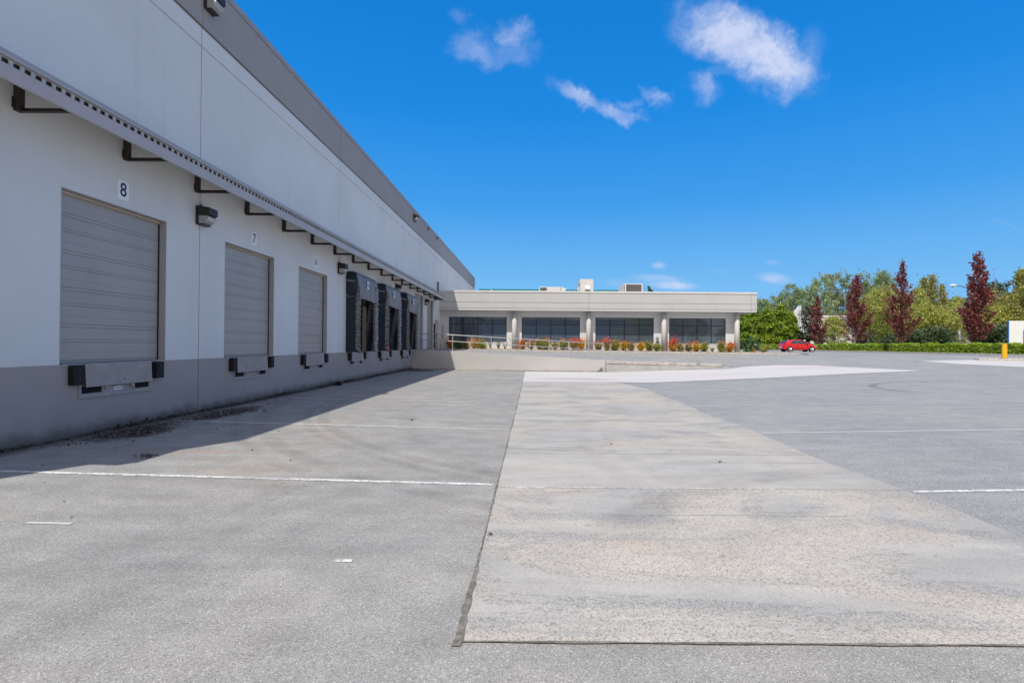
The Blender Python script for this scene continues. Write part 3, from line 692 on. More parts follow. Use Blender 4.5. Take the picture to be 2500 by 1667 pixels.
# ------------------------------------------------------------------ dock levelers
def leveler(a, label, sticker=False):
    t = thing('dock_leveler', label, 'dock leveler', (WX, a, .62), 0, 'dock levelers under the dock doors')
    # local: x out from the wall, y along it, z up (0 = bottom of the frame)
    f = M(); w = 1.66
    f.box(.002, .022, 0, w, 0, .075); f.box(.002, .022, 0, .045, .075, .50); f.box(.002, .022, w-.045, w, .075, .50)
    f.box(.002, .020, .47, w-.47, .077, .165); f.box(.002, .035, .455, .50, .077, .20); f.box(.002, .035, w-.50, w-.455, .077, .20)
    f.box(.002, .020, w-.075, w-.045, .077, .18)
    f.build('frame', MT['plate'], t)
    M().box(.001, .010, .046, .454, .076, .19).build('slot', MT['dark'], t); M().box(.001, .010, w-.454, w-.076, .076, .19).build('slot', MT['dark'], t)
    for yy in (.50, w-.56):
        b = M(); b.prism([(.02, .10), (.055, .13), (.057, .178), (.02, .178)], 'y', yy, yy+.055); b.tube([(.045, yy-.012, .135), (.045, yy+.067, .135)], .012); b.build('hinge_lug', MT['plate'], t)
    p = M(); p.prism([(.035, .565), (.055, .57), (.078, .185), (.058, .18)], 'y', .07, w-.06)
    # raised tread bars on the hanging lip
    rr = 13
    for i in range(26):
        for k in range(rr):
            yy = .11+i*.056+(k % 2)*.028; u = .05+k*.9/rr; zz = .565-.385*u; xx = .057+.022*u
            p.box(xx-.002, xx+.003, yy, yy+.020, zz-.006, zz+.003)
    pt = p.build('lip_plate', MT['plate'], t)
    M().box(.070, .0785, .9, .915, .26, .29).build('bolt_hole', MT['dark'], t)
    M().prism([(.036, .56), (.058, .565), (.081, .185), (.059, .175)], 'y', .064, .0695).build('rusty_edge', MT['rust'], t)
    for y0 in (-.20, w+.015):
        bm = M(); yy = y0
        bm.box(.004, .115, yy, yy+.205, .235, .555)
        bo = bm.build('bumper', MT['black'], t, bevel=.012)
        [M().tube([(.112, yy+.10, zq), (.121, yy+.10, zq)], .022).build('bolt', MT['bronze'], bo) for zq in (.47, .32)]
    if sticker:
        s = M().box(.021, .024, .72, .93, .088, .150).build('maker_label', MT['signw'], t)
        text_mesh('lettering', 'LOOESTER', .042, MT['navyink'], s, (.0265, .825, .119), (math.pi/2, 0, math.pi/2), .0004, sx=1.05)
    return t
leveler(8.72, 'steel dock leveler with a white sticker and black bumpers under the nearest door', True)
leveler(13.24, 'steel dock leveler between black bumpers below the second door')
leveler(17.27, 'steel dock leveler with drip stains below it, under the plain door beside the padded shelters')
leveler(21.66, 'dock leveler with black bumpers under the first padded dock shelter')
leveler(25.88, 'dock leveler with black bumpers under the middle padded dock shelter')
leveler(30.20, 'dock leveler with black bumpers under the last padded dock shelter by the ramp wall')

# ------------------------------------------------------------------ dock shelters
def shelter(i, a, label, board=False, cone=False):
    t = thing('dock_shelter', label, 'dock shelter', (WX, a, 1.20), 0, 'black padded dock shelters')
    R = random.Random(30+i); w = 2.74; h = 3.22; D = .42
    fr_ = M(); fr_.box(.003, D, 0, .03, 0, h-.14); fr_.box(.003, D, w-.03, w, 0, h-.14); fr_.build('side_panel', MT['navy'], t)
    # upper half of the near side bulges and has a fold line
    b = M(); ny, nz = 7, 9; vs = []
    for k in range(nz+1):
        z = 2.28+k*(h-.06-2.28)/nz
        for q in range(ny+1):
            x = .004+q*(D+.05*math.sin(math.pi*min(1, k/nz*1.1)))/ny; bulge = -.02-.045*math.sin(math.pi*q/ny)*math.sin(math.pi*k/nz)*(1+.4*R.random())
            vs.append((x, bulge, z+R.uniform(-.01, .01)))
    b.add(vs, [(k*(ny+1)+q, k*(ny+1)+q+1, (k+1)*(ny+1)+q+1, (k+1)*(ny+1)+q) for k in range(nz) for q in range(ny)])
    b.build('side_flap', MT['navy'], t, smooth=True)
    s = M(); s.prism([(.02, 2.90), (D-.03, 2.86), (D-.05, 2.79), (.02, 2.84)], 'y', -.082, -.078); s.prism([(.0, 2.24), (.12, 2.20), (D-.02, 2.21), (D-.02, 2.225), (.14, 2.225), (.05, 2.31)], 'y', -.04, -.036)
    s.build('side_strap', MT['vinyl'], t)
    tc_ = M().box(.003, .30, -.01, w+.01, h-.015, h); tc_.build('top_batten', MT['navy'], t)
    # pleated front pads, overlapped like shingles and worn pale on their faces
    for side, (y0, y1) in enumerate(((.0, .36), (w-.44, w))):
        core = M().box(.05, D-.02, y0+.035, y1-.035, 0, h-.5); core.build('pad_core', MT['navy'], t)
        p = M(); nP = 36; ph = (h-.42)/nP
        for k in range(nP):
            z = .02+k*ph; j1 = R.uniform(-.03, .03); j2 = R.uniform(-.035, .02); o = .03+.03*R.random(); tilt = R.uniform(-.025, .025)
            sl = .05 if side == 0 else .0
            q = [(D-.02, z+.012), (D+o+.05, z-.008), (D+o+.02, z+ph*.72), (D-.02, z+ph*.95)]
            aa, cc = y0+(.02 if side else -.01)+j1*.4, y1-(.0 if side else .06)+j2
            vs = [(x_, aa, zz+sl-tilt) for x_, zz in q]+[(x_, cc, zz-sl+tilt) for x_, zz in q]
            p.add(vs, [(0, 1, 5, 4), (1, 2, 6, 5), (2, 3, 7, 6), (3, 2, 1, 0), (4, 5, 6, 7)], 0)
            # black strip filling the gap above each pleat
            p.box(D-.02, D+o+.012, aa, cc, z+ph*.74-.0, z+ph*1.0, 1)
        p.build('pleated_pad', [MT['pleat'], MT['black']], t)
    # head curtain, hanging in soft folds
    b = M(); ny, nz = 34, 12; vs = []
    for k in range(nz+1):
        u = k/nz; z = h-.04-u*1.02
        for q in range(ny+1):
            v = q/ny; y = -.015+v*(w-.0)*(1)
            x = .33+u*.30 if u < .25 else .405+.035*math.sin((u-.25)*2.4)
            x += .035*u*math.sin(v*19+i*2+2.5*u)+.018*math.sin(v*43+i)*u+R.uniform(-.003, .003)
            if u < .05: x = .30+u*.6
            y2 = .12+v*(w-.30)
            yy = y*(1-u)+y2*u if u > .3 else y*(1-u*.6)+y2*u*.6
            zz = z-.03*u*v+.02*u*math.sin(v*5+i)
            vs.append((x+.06, yy, zz))
    b.add(vs, [(k*(ny+1)+q, (k+1)*(ny+1)+q, (k+1)*(ny+1)+q+1, k*(ny+1)+q+1) for k in range(nz) for q in range(ny)])
    hc = b.build('head_curtain', MT['vinyl'], t, smooth=True)
    M().box(.535, .545, w*.36, w*.36+.24, 2.62, 2.93).build('number_patch', MT['signw'], hc)
    M().box(.546, .547, w*.36+.04, w*.36+.10, 2.68, 2.88).box(.546, .547, w*.36+.14, w*.36+.20, 2.68, 2.88).build('patch_print', MT['grille'], hc)
    # inner curtain folds beside the opening
    b = M(); vs = []; nz = 14
    for k in range(nz+1):
        z = k*2.25/nz
        for q in range(5):
            vs.append((.40-q*.085, w-.40-.10*math.sin(q*1.5+k*.35+i)-(.16 if i == 1 else .05)*(1-abs(k/nz-.5)), z))
    b.add(vs, [(k*5+q, k*5+q+1, (k+1)*5+q+1, (k+1)*5+q) for k in range(nz) for q in range(4)])
    b.build('inner_curtain', MT['navy'], t, smooth=True)
    if board: M().box(.10, .13, w-1.02, w-.52, .02, 1.95).build('brown_board', MT['card'], t)
    c = M(); c.tube([(.30, w-.62, 2.2), (.34, w-.58, 1.95), (.36, w-.5, 1.88), (.38, w-.42, 1.95)], .012, 6); c.build('pull_rope', MT['card'], t)
    if cone: M().prism([(.30, .0), (.52, .0), (.47, .45), (.44, .62), (.40, .45)], 'y', .30, .34).build('orange_strap', MT['orange'], t)
    return t
shelter(0, 21.20, 'padded dock shelter nearest door 6, with a brown board leaning inside', board=True)
shelter(1, 25.42, 'middle padded dock shelter with wrinkled grey head curtain', cone=True)
shelter(2, 29.76, 'padded dock shelter beside the concrete ramp wall', cone=True)

# ------------------------------------------------------------------ door numbers
for dgt, y, z, lb in (('8', 9.50, 4.30, 'white sign with a navy 8 above the nearest dock door'), ('7', 14.04, 4.32, 'white sign with a navy 7 above the second dock door'), ('6', 18.1, 4.33, 'white sign with a navy 6 above the door beside the padded shelters')):
    t = thing('number_sign', lb, 'number sign', (WX, y, z-.17), 0, 'door number signs')
    p = M().box(.001, .006, 0, .265, 0, .345).build('plate', MT['signw'], t)
    text_mesh('numeral', dgt, .345, MT['navyink'], t, (.0075, .1325, .172), (math.pi/2, 0, math.pi/2), .0008, .004, sx=.92)
# ------------------------------------------------------------------ wall lights
def wall_light(y, z, label, big=False):
    t = thing('wall_light', label, 'wall light', (WX+(.022 if z > 8.6 else 0), y, z), 0, 'wall lights on the warehouse')
    b = M(); b.box(.001, .05, -.17, .17, -.21, .21); b.prism([(.05, .21), (.30, .17), (.30, .02), (.25, -.0), (.05, 0)], 'y', -.165, .165)
    b.box(.05, .17, -.15, .15, -.21, -.19)
    b.build('housing', MT['bronze'], t, bevel=.012)
    l = M(); l.prism([(.051, -.001), (.24, -.003), (.285, -.03), (.245, -.13), (.13, -.185), (.051, -.188)], 'y', -.155, .155); l.build('lens', MT['lens'], t, bevel=.02)
    c = M().tube([(.02, 0, .21), (.02, 0, .27)], .02); c.build('conduit', MT['bronze'], t)
    return t
wall_light(11.87, 4.37, 'bronze wall light between door 8 and door 7')
wall_light(20.41, 4.42, 'bronze wall light between door 6 and the first dock shelter')
wall_light(28.93, 4.56, 'wall light above the gap between the last two dock shelters')
wall_light(36.80, 4.42, 'wall light between the two tall doors on the ramp platform')
wall_light(12.05, 9.26, 'wall light high on the taupe roof band above door 8')
wall_light(33.0, 9.35, 'wall light high on the roof band above the ramp')
q_ = wall_light(37.4, 9.62, 'wall light high on the roof band just past the ramp')
q2_ = wall_light(41.0, 9.66, 'small wall light at the roof coping, farthest along the band')

for q in (q_, q2_): q.scale = (.45, .45, .45)
# ================================================================== ramp wall and handrail
RY = 33.0
b = M(); xs = fr(-7.45, -5.0, .8)+fr(-5.0, 4.55, .8)[1:]; top = [(-7.45, 1.17), (-5.0, 1.11), (4.55, .615)]; vs = []
for x in xs: vs += [(x, RY, -.5), (x, RY, pl(x, top)), (x, RY+.20, pl(x, top)), (x, RY+.20, -.5)]
n = len(xs); fs = [(4*i+k, 4*i+k+1, 4*i+5+k, 4*i+4+k) for i in range(n-1) for k in range(3)]+[(0, 1, 2, 3)[::-1], (4*n-4, 4*n-3, 4*n-2, 4*n-1)]
rw = thing('retaining_wall', 'sloping concrete ramp wall across the end of the loading apron', 'retaining wall', (-1.4, RY, -.1))
b.add(vs, fs); bw(b, 'wall', MT['conc'], rw)
# worn, cracked foot at the right end
bw(M().prism([(3.95, -.12), (4.35, .08), (4.42, .02), (4.2, -.12)], 'y', RY-.012, RY-.002).prism([(4.15, .10), (4.38, .16), (4.3, .06)], 'y', RY-.012, RY-.002), 'crack', MT['crack'], rw)
hr = thing('handrail', 'galvanised two-bar pipe handrail on top of the ramp wall', 'handrail', (-1.4, RY+.1, .6)); HY = RY+.09
def ht(x): return pl(x, [(-7.2, 2.18), (-5.30, 2.125), (4.46, 1.625)])
def hm(x): return ht(x)-.40
bw(M().tube([(-7.2, HY, ht(-7.2)), (-5.34, HY, ht(-5.34)), (4.46, HY, ht(4.46))], .025, 10), 'top_rail', MT['galv'], hr, smooth=True)
bw(M().tube([(-7.2, HY, hm(-7.2)), (-5.34, HY, hm(-5.34)), (4.46, HY, hm(4.46))], .020, 10), 'mid_rail', MT['galv'], hr, smooth=True)
for x in [-7.18, -6.17, -4.97, -3.76, -2.56, -1.36, -.15, 1.05, 2.27, 3.49, 4.46]:
    bw(M().tube([(x, HY, pl(x, top)-.02), (x, HY, ht(x))], .022, 8).box(x-.05, x+.05, HY-.05, HY+.05, pl(x, top)-.005, pl(x, top)+.008), 'post', MT['galv'], hr)
# kerb along the top of the bank to the right of the wall
def kerb(name, x0, x1, y0, y1, top0, top1, h=.16, w=.17, seed=0):
    R = random.Random(seed); b = M(); n = max(1, int(math.hypot(x1-x0, y1-y0)/.45)); vs = []
    nx, ny = (-(y1-y0), (x1-x0)); l = math.hypot(nx, ny); nx /= l; ny /= l
    for i in range(n+1):
        u = i/n; x = x0+(x1-x0)*u; y = y0+(y1-y0)*u; z = top0+(top1-top0)*u+R.uniform(-.008, .008); j_ = R.uniform(-.008, .008)
        vs += [(x+j_, y, z-h), (x, y+j_, z-.02), (x+nx*.02, y+ny*.02, z), (x+nx*w, y+ny*w, z), (x+nx*w, y+ny*w, z-h)]
    fs = [(5*i+k, 5*i+k+1, 5*i+6+k, 5*i+5+k) for i in range(n) for k in range(4)]+[(4, 3, 2, 1, 0), tuple(range(5*n, 5*n+5))]
    b.add(vs, fs); return tag(b.build(name, MT['kerb']), kind='structure')
kerb('kerb', 4.62, 10.15, 32.93, 32.93, .56, .46, seed=1)
kerb('kerb', 10.42, 11.75, 32.93, 32.88, .45, .43, seed=2)
kerb('kerb', 11.75, 12.05, 32.88, 33.15, .43, .40, seed=3)
# bank face below the kerb
b = M(); xs = fr(4.58, 12.2, .45); vs = []
for x in xs:
    tz = pl(x, [(4.58, .40), (12.2, .27)]); vs += [(x, 32.55, low(x, 32.5)+.012), (x, 32.98, max(tz, low(x, 33)+.02))]
b.add(vs, [(2*i, 2*i+2, 2*i+3, 2*i+1) for i in range(len(xs)-1)])
tag(b.build('bank', MT['apron']), kind='structure')

# ================================================================== office wing
ow = thing('office_building', 'single-storey office wing with deep cream fascia, four tinted windows and round columns', 'office building', (5, 50, 1.0))
FX1, FY, WY, WXE = 17.92, 42.42, 43.34, 16.92
def zb(x): return hz(x, 42)
# wall with window openings
WIN = [(-6.91, -2.12, 1.72, 3.79), (-.88, 3.93, 1.72, 3.80), (5.20, 10.03, 1.71, 3.81), (11.29, 15.97, 1.70, 3.80)]
b = M(); x = WX+.001; z0, z1 = .4, 4.24; th = .2
WIN = [(a*.988, c*.988, EYE+(p-EYE)*.988, EYE+(q-EYE)*.988) for a, c, p, q in WIN]
for (a, c, p, q) in WIN:
    b.box(x, a, WY, WY+th, z0, z1); b.box(a, c, WY, WY+th, q, z1); b.box(a, c, WY, WY+th, z0, p); x = c
b.box(x, WXE, WY, WY+th, z0, z1)
b.box(WXE-.2, WXE, WY+th, 62, z0, z1); b.box(WX+.001, WXE-.2, 61.8, 62, z0, z1)
bw(b, 'wall', MT['white'], ow)
f = M()
segs = [(WX+.001, 4.49), (4.515, 17.45), (17.475, FX1)]
for a, c in segs:
    f.box(a, c, FY, FY+.16, 4.90, 5.655); f.box(a, c, FY, FY+.16, 4.445, 4.872); f.box(a, c, FY, FY+.16, 4.24, 4.418)
for z, zt in ((4.90, 5.655), (4.445, 4.872), (4.24, 4.418)): f.box(FX1-.16, FX1, FY+.16, 62.6, z, zt)
fa = bw(f, 'fascia', MT['fascia'], ow)
g = M().box(WX+.002, FX1-.012, FY+.012, FY+.15, 4.25, 5.70)
bw(g, 'fascia_joint', MT['groove'], ow, fa)
c_ = M().box(WX+.001, FX1+.03, FY-.03, FY+.28, 5.685, 5.83).box(FX1-.28, FX1+.03, FY+.28, 62.6, 5.685, 5.83)
bw(c_, 'coping', MT['coping'], ow, fa)
bw(M().box(WX+.001, FX1-.16, FY+.16, WY, 4.242, 4.30).box(WXE, FX1-.16, WY, 62.6, 4.242, 4.30), 'soffit', MT['fascia'], ow, fa)
bw(M().box(WX+.001, FX1-.28, FY+.28, 62.4, 5.2, 5.3), 'roof', MT['conc'], ow)
for x in (-1.463, 4.547, 10.63, 16.53):
    cz = zb(x)-.1; bw(M().tube([(x, 42.93, cz), (x, 42.93, 4.241)], .195, 28), 'column', MT['fascia'], ow, smooth=True)
    # flat pilaster behind the column
for (a, c, p, q) in WIN:
    w = M(); y = WY+.09; e = .045
    w.box(a, c, y, y+.05, q-e, q); w.box(a, c, y, y+.05, p, p+e); w.box(a, a+e, y, y+.05, p+e, q-e); w.box(c-e, c, y, y+.05, p+e, q-e)
    wo = bw(w, 'window', MT['winframe'], ow)
    mu = M(); tz = p+(q-p)*.71
    for k in (1, 2, 3): mx_ = a+(c-a)*k/4; mu.box(mx_-.028, mx_+.028, y-.012, y+.04, p+e, q-e)
    xs_ = [a+e]+[v for k in (1, 2, 3) for v in (a+(c-a)*k/4-.028, a+(c-a)*k/4+.028)]+[c-e]
    for s0, s1 in zip(xs_[::2], xs_[1::2]): mu.box(s0, s1, y-.006, y+.04, tz-.025, tz+.025)
    bw(mu, 'mullion', MT['mull'], ow, wo)
    pn = M()
    for s0, s1 in zip(xs_[::2], xs_[1::2]): pn.box(s0, s1, y+.02, y+.03, p+e, tz-.026); pn.box(s0, s1, y+.02, y+.03, tz+.026, q-e)
    bw(pn, 'pane', MT['glass'], ow, wo)
    bw(M().box(a-.03, c+.03, WY-.02, WY+.088, p-.05, p-.001), 'sill', MT['signw'], ow, wo)
bw(M().tube([(-7.30, WY-.04, 1.9), (-7.30, WY-.04, 3.1)], .025, 8), 'pipe', MT['vinyl'], ow)
# hose connection on the wall between the shrubs
hc = thing('hose_connection', 'brown round valve wheel of the hose connection on the wall behind the shrubs', 'hose connection', (10.16, WY, 1.74))
b = M(); ring_ = [(.115*math.cos(t)+0, -.17, .36+.115*math.sin(t)) for t in [i*math.pi/9 for i in range(19)]]
b.tube(ring_, .022, 6, caps=False); b.tube([(-.11, -.17, .36), (.11, -.17, .36)], .014, 5); b.tube([(0, -.17, .25), (0, -.17, .47)], .014, 5)
b.build('valve_wheel', MT['grille'], hc)
b = M().tube([(0, 0, .36), (0, -.17, .36)], .03).tube([(0, -.17, .36), (0, -.17, .05)], .045).tube([(0, 0, .08), (0, -.2, .08)], .05).tube([(-.07, -.2, .12), (-.07, -.30, .10)], .04).tube([(.07, -.2, .12), (.07, -.30, .10)], .04).box(-.10, .10, -.22, -.12, .05, .17)
b.build('body', MT['grille'], hc)
# roof guard where the wing meets the warehouse
b = M(); 
for z in (6.02, 6.22): b.tube([(-7.3, 44.0, z+.15), (-6.2, 46.4, z-.15)], .03, 6)
b.tube([(-7.3, 44.0, 5.3), (-7.3, 44.0, 6.37)], .03, 6); b.tube([(-6.2, 46.4, 5.3), (-6.2, 46.4, 6.07)], .03, 6)
rg = thing('roof_guardrail', 'short white guardrail on the wing roof against the warehouse wall', 'guardrail', (-6.9, 45, 5.3)); bw(b, 'rail', MT['signw'], rg)
# ---------------------------------------------------------------- rooftop units
u = thing('rooftop_unit', 'low wide rooftop unit with dark coil grille at its left', 'rooftop unit', (1.75, 50.8, 5.3))
bw(M().box(.62, 2.91, 50, 51.6, 5.3, 6.97), 'cabinet', MT['unit'], u, bevel=.02)
bw(M().box(.70, 1.32, 49.985, 49.999, 5.5, 6.90), 'grille', MT['grille'], u)
bw(M().prism([(2.70, 6.86), (3.20, 6.84), (2.80, 6.30), (2.70, 6.28)], 'y', 49.9, 50.9), 'intake_hood', MT['bwhite'], u)
bw(M().box(2.64, 2.70, 49.96, 49.999, 6.2, 6.95), 'trim', MT['groove'], u)
u = thing('rooftop_unit', 'tall box rooftop unit with a small hood on its front', 'rooftop unit', (5.08, 51, 5.3))
bw(M().box(4.46, 5.72, 50, 52.6, 5.3, 7.72), 'cabinet', MT['unit'], u, bevel=.02)
bw(M().prism([(49.62, 6.80), (49.999, 7.14), (49.999, 6.72), (49.62, 6.72)], 'x', 4.93, 5.37), 'intake_hood', MT['bwhite'], u)
bw(M().box(4.94, 5.36, 49.985, 49.998, 6.46, 6.71), 'grille', MT['grille'], u)
bw(M().box(4.28, 4.44, 50.6, 50.9, 6.75, 7.0), 'junction_box', MT['bwhite'], u); bw(M().tube([(4.42, 50.3, 7.05), (4.36, 50.3, 7.4)], .06, 6), 'vent', MT['groove'], u)
u = thing('rooftop_unit', 'boxy rooftop condenser whose whole front is a dark grille', 'rooftop unit', (9.5, 51, 5.3))
bw(M().box(8.55, 10.38, 50, 53, 5.3, 7.33), 'cabinet', MT['unit'], u, bevel=.02)
gq = M(); gq.box(8.80, 10.24, 49.985, 49.999, 5.5, 7.25); bw(gq, 'grille', MT['grille'], u)
bw(M().box(8.58, 8.66, 49.985, 49.999, 5.4, 7.25), 'trim', MT['groove'], u)
vp = thing('roof_vent_pipe', 'thin white vent pipe on the wing roof left of the units', 'vent pipe', (-3.75, 48.5, 5.3))
M().tube([(0, 0, 0), (0, 0, 1.15)], .045, 8).tube([(0, 0, 1.1), (0, 0, 1.22)], .075, 8).build('pipe', MT['unit'], vp)
# ---------------------------------------------------------------- far teal-trimmed building
tb = thing('teal_trimmed_building', 'white building with a teal roof edge just showing above the office wing', 'building', (2, 80, .9))
bw(M().box(-7.0, 13.5, 70, 95, .6, 8.55), 'wall', MT['bwhite'], tb)
bw(M().box(-7.1, 13.6, 69.9, 95.1, 8.55, 8.78), 'roof_edge', MT['teal'], tb)
# ---------------------------------------------------------------- planter
PZ = [(-7, 1.14), (-1.5, 1.12), (18, 1.00)]
b = M(); R = random.Random(3); xs = fr(-6.6, 18.9, .3); ys = [42.07, 42.4, 42.7, 43.0, 43.335]; vs = []
for x in xs:
    for k, y in enumerate(ys): vs.append((x, y, pl(x, PZ)+.015*k+R.uniform(-.012, .02)))
b.add(vs, [(i*5+k, (i+1)*5+k, (i+1)*5+k+1, i*5+k+1) for i in range(len(xs)-1) for k in range(4)]); tag(b.build('planting_bed', MT['soil']), kind='structure')
b = M(); b.add([(18.9, 42.2, 1.0), (22, 42.2, .98), (22, 47, 1.0), (18.9, 47, 1.0)], [(0, 1, 2, 3)]); b.add([(16.93, 43.33, 1.01), (18.95, 43.33, 1.01), (18.95, 47, 1.01), (16.93, 47, 1.01)], [(0, 1, 2, 3)])
tag(b.build('planting_bed', MT['soil']), kind='structure')
kerb('kerb', -6.6, 18.9, 41.9, 41.9, 1.15, 1.01, seed=5); kerb('kerb', 18.9, 22.0, 41.9, 42.3, 1.01, .99, seed=6); kerb('kerb', 22.0, 22.2, 42.3, 47, .99, .99, seed=7)
# shrubs in front of the windows: nandina
def px(x): return (x-1299.6)*42.75/1297
G = 'nandina shrubs along the office wall'
SH = [(1099.5, 17, 29, 'nan_r', 'dark red shrub at the left end of the planter, in the warehouse shade'), (1119, 25, 26, 'rhodo', 'dark green spreading shrub in shade under the first window'),
 (1138, 14, 22, 'nan_p', 'small pinkish shrub at the edge of the shade under the first window'), (1157, 17, 26, 'nan_o', 'bright orange shrub, first in the sun under the first window'),
 (1175, 18, 24, 'nan_g', 'yellow-green shrub right of the bright orange one under the first window'),
 (1275.5, 15, 24, 'nan_r', 'red shrub just right of the first column'), (1295.6, 17, 24, 'nan_p', 'rusty shrub second from the first column'),
 (1316, 21, 24, 'nan_g', 'broad green shrub under the second window, left of the tallest'), (1334, 22, 32, 'nan_g', 'tallest shrub under the second window, green with pink crown'),
 (1355, 13, 16, 'nan_p', 'low sparse brownish shrub under the second window'), (1376, 20, 30, 'nan_g', 'green shrub with red top under the right half of the second window'),
 (1400, 22, 30, 'nan_p', 'pink-topped shrub at the right edge of the second window'), (1418.5, 20, 27, 'nan_o', 'orange-bellied shrub left of the second column'),
 (1460.6, 17, 24, 'nan_p', 'muted red shrub at the left edge of the third window'), (1479.7, 17, 28, 'nan_p', 'tall pink-tipped shrub behind the end of the handrail'),
 (1501, 19, 28, 'nan_g', 'green shrub with pink top, third under the third window'), (1523, 16, 24, 'nan_o', 'golden yellow shrub under the third window'),
 (1540, 18, 22, 'nan_p', 'rose-topped shrub right of the golden yellow one'), (1564, 19, 23, 'nan_o', 'half orange half green shrub under the third window'),
 (1584.5, 17, 23, 'nan_g', 'yellow-green shrub at the right end of the third window'), (1602.6, 18, 22, 'nan_g', 'olive shrub below the hose connection'),
 (1642, 21, 31, 'nan_r', 'large fiery red-orange shrub right of the third column'), (1661, 17, 23, 'nan_p', 'brownish green shrub second under the fourth window'),
 (1680, 17, 23, 'nan_p', 'reddish shrub third under the fourth window'), (1699.7, 18, 23, 'nan_o', 'orange shrub in the middle of the fourth window'),
 (1720, 17, 24, 'nan_g', 'green shrub left of the bare stalk plant under the fourth window'), (1759, 18, 24, 'nan_g', 'green shrub left of the last red one, by the fourth column'),
 (1782, 20, 26, 'nan_r', 'deep red shrub beside the last column')]
for i, (x, w, h, lf, lab) in enumerate(SH):
    X = px(x); s = 42.75/1297; w *= 1+.12*math.sin(i*5.1); h *= 1+.09*math.sin(i*3.7)
    shrub('nandina_shrub', lab, 'shrub', X, 42.72+.10*math.sin(i*2.1), w*s*1.36, h*s*1.12, lf, 100+i, G, z0=pl(X, PZ)+.03, n=1700 if w > 14 else 600, size=.066, lobes=14)
for i, (x, h, lab) in enumerate([(1198, .8, 'leafless clump of stalks, leftmost of three under the first window'), (1217, .85, 'leafless clump of stalks, middle of three under the first window'),
        (1232.5, .62, 'leafless clump of stalks beside the sunlit wall patch'), (1739, .45, 'short bare stalk plant under the fourth window')]):
    X = px(x); t = thing('bare_plant', lab, 'plant', (X, 42.75, pl(X, PZ)+.02), 0, 'cut-back bare plants in the planter'); b = M(); R = random.Random(i)
    for k in range(11):
        a = R.uniform(0, 6.28); sp = R.uniform(.08, .26); b.tube([(0, 0, 0), (math.cos(a)*sp*.6, math.sin(a)*sp*.6, h*.45), (math.cos(a)*sp, math.sin(a)*sp, h*R.uniform(.7, 1))], [.035, .022, .010], 5)
    b.build('stalk', MT['bark'], t)
shrub('rhododendron', 'glossy green rhododendron bush at the corner of the office wing', 'bush', 18.1, 44.2, 1.75, 1.42, 'rhodo', 7, n=2600, size=.11, z0=1.0, lobes=16)
shrub('azalea_bush', 'smaller yellow-green bush right of the rhododendron', 'bush', 19.0, 43.6, 1.1, .85, 'nan_g', 8, n=1100, size=.07, z0=.98, lobes=12)
shrub('azalea_bush', 'tiny red-leaved bush in front of the rhododendron', 'bush', 17.9, 42.9, .36, .42, 'nan_r', 9, n=160, size=.06, z0=.98, lobes=5)

# ================================================================== small things on the yard
t = thing('fallen_bumper', 'worn black rubber dock bumper lying at the foot of the warehouse wall', 'dock bumper', (-7.17, 19.7, hz(-7.17, 19.7)+.006), .25)
M().box(-.11, .11, -.20, .20, 0, .13).build('block', MT['black'], t, bevel=.02)
M().box(-.10, .08, -.17, .15, .13, .155).build('block_face', MT['bronze'], t, bevel=.01)
bo = thing('bollard', 'scuffed yellow steel bollard on a concrete island at the right', 'bollard', (32.0, 36.0, .84))
M().tube([(0, 0, 0), (0, 0, .98)], .145, 24).build('post', MT['yellow'], bo, smooth=False, bevel=.01)
M().tube([(0, 0, .98), (0, 0, 1.02), (0, 0, 1.035)], [.135, .09, .02], 20).build('cap', MT['rust'], bo)
M().box(.0, .03, -.147, -.13, .74, .82).box(-.02, .0, -.149, -.13, .70, .73).box(.05, .07, -.14, -.12, .86, .9).build('rust_chip', MT['rust'], bo)
M().tube([(0, 0, 0), (0, 0, .02)], .20, 20).build('base_ring', MT['rust'], bo)
b = M(); pts = [(30.2, 35.9), (30.5, 35.4), (31.4, 35.2), (42, 33.6), (46, 33.0), (46, 34.6), (42, 35.4), (31.4, 36.9), (30.5, 36.7)]
b.prism(pts, 'z', .55, .84); tag(b.build('traffic_island', MT['kerb'], bevel=.03), kind='structure')
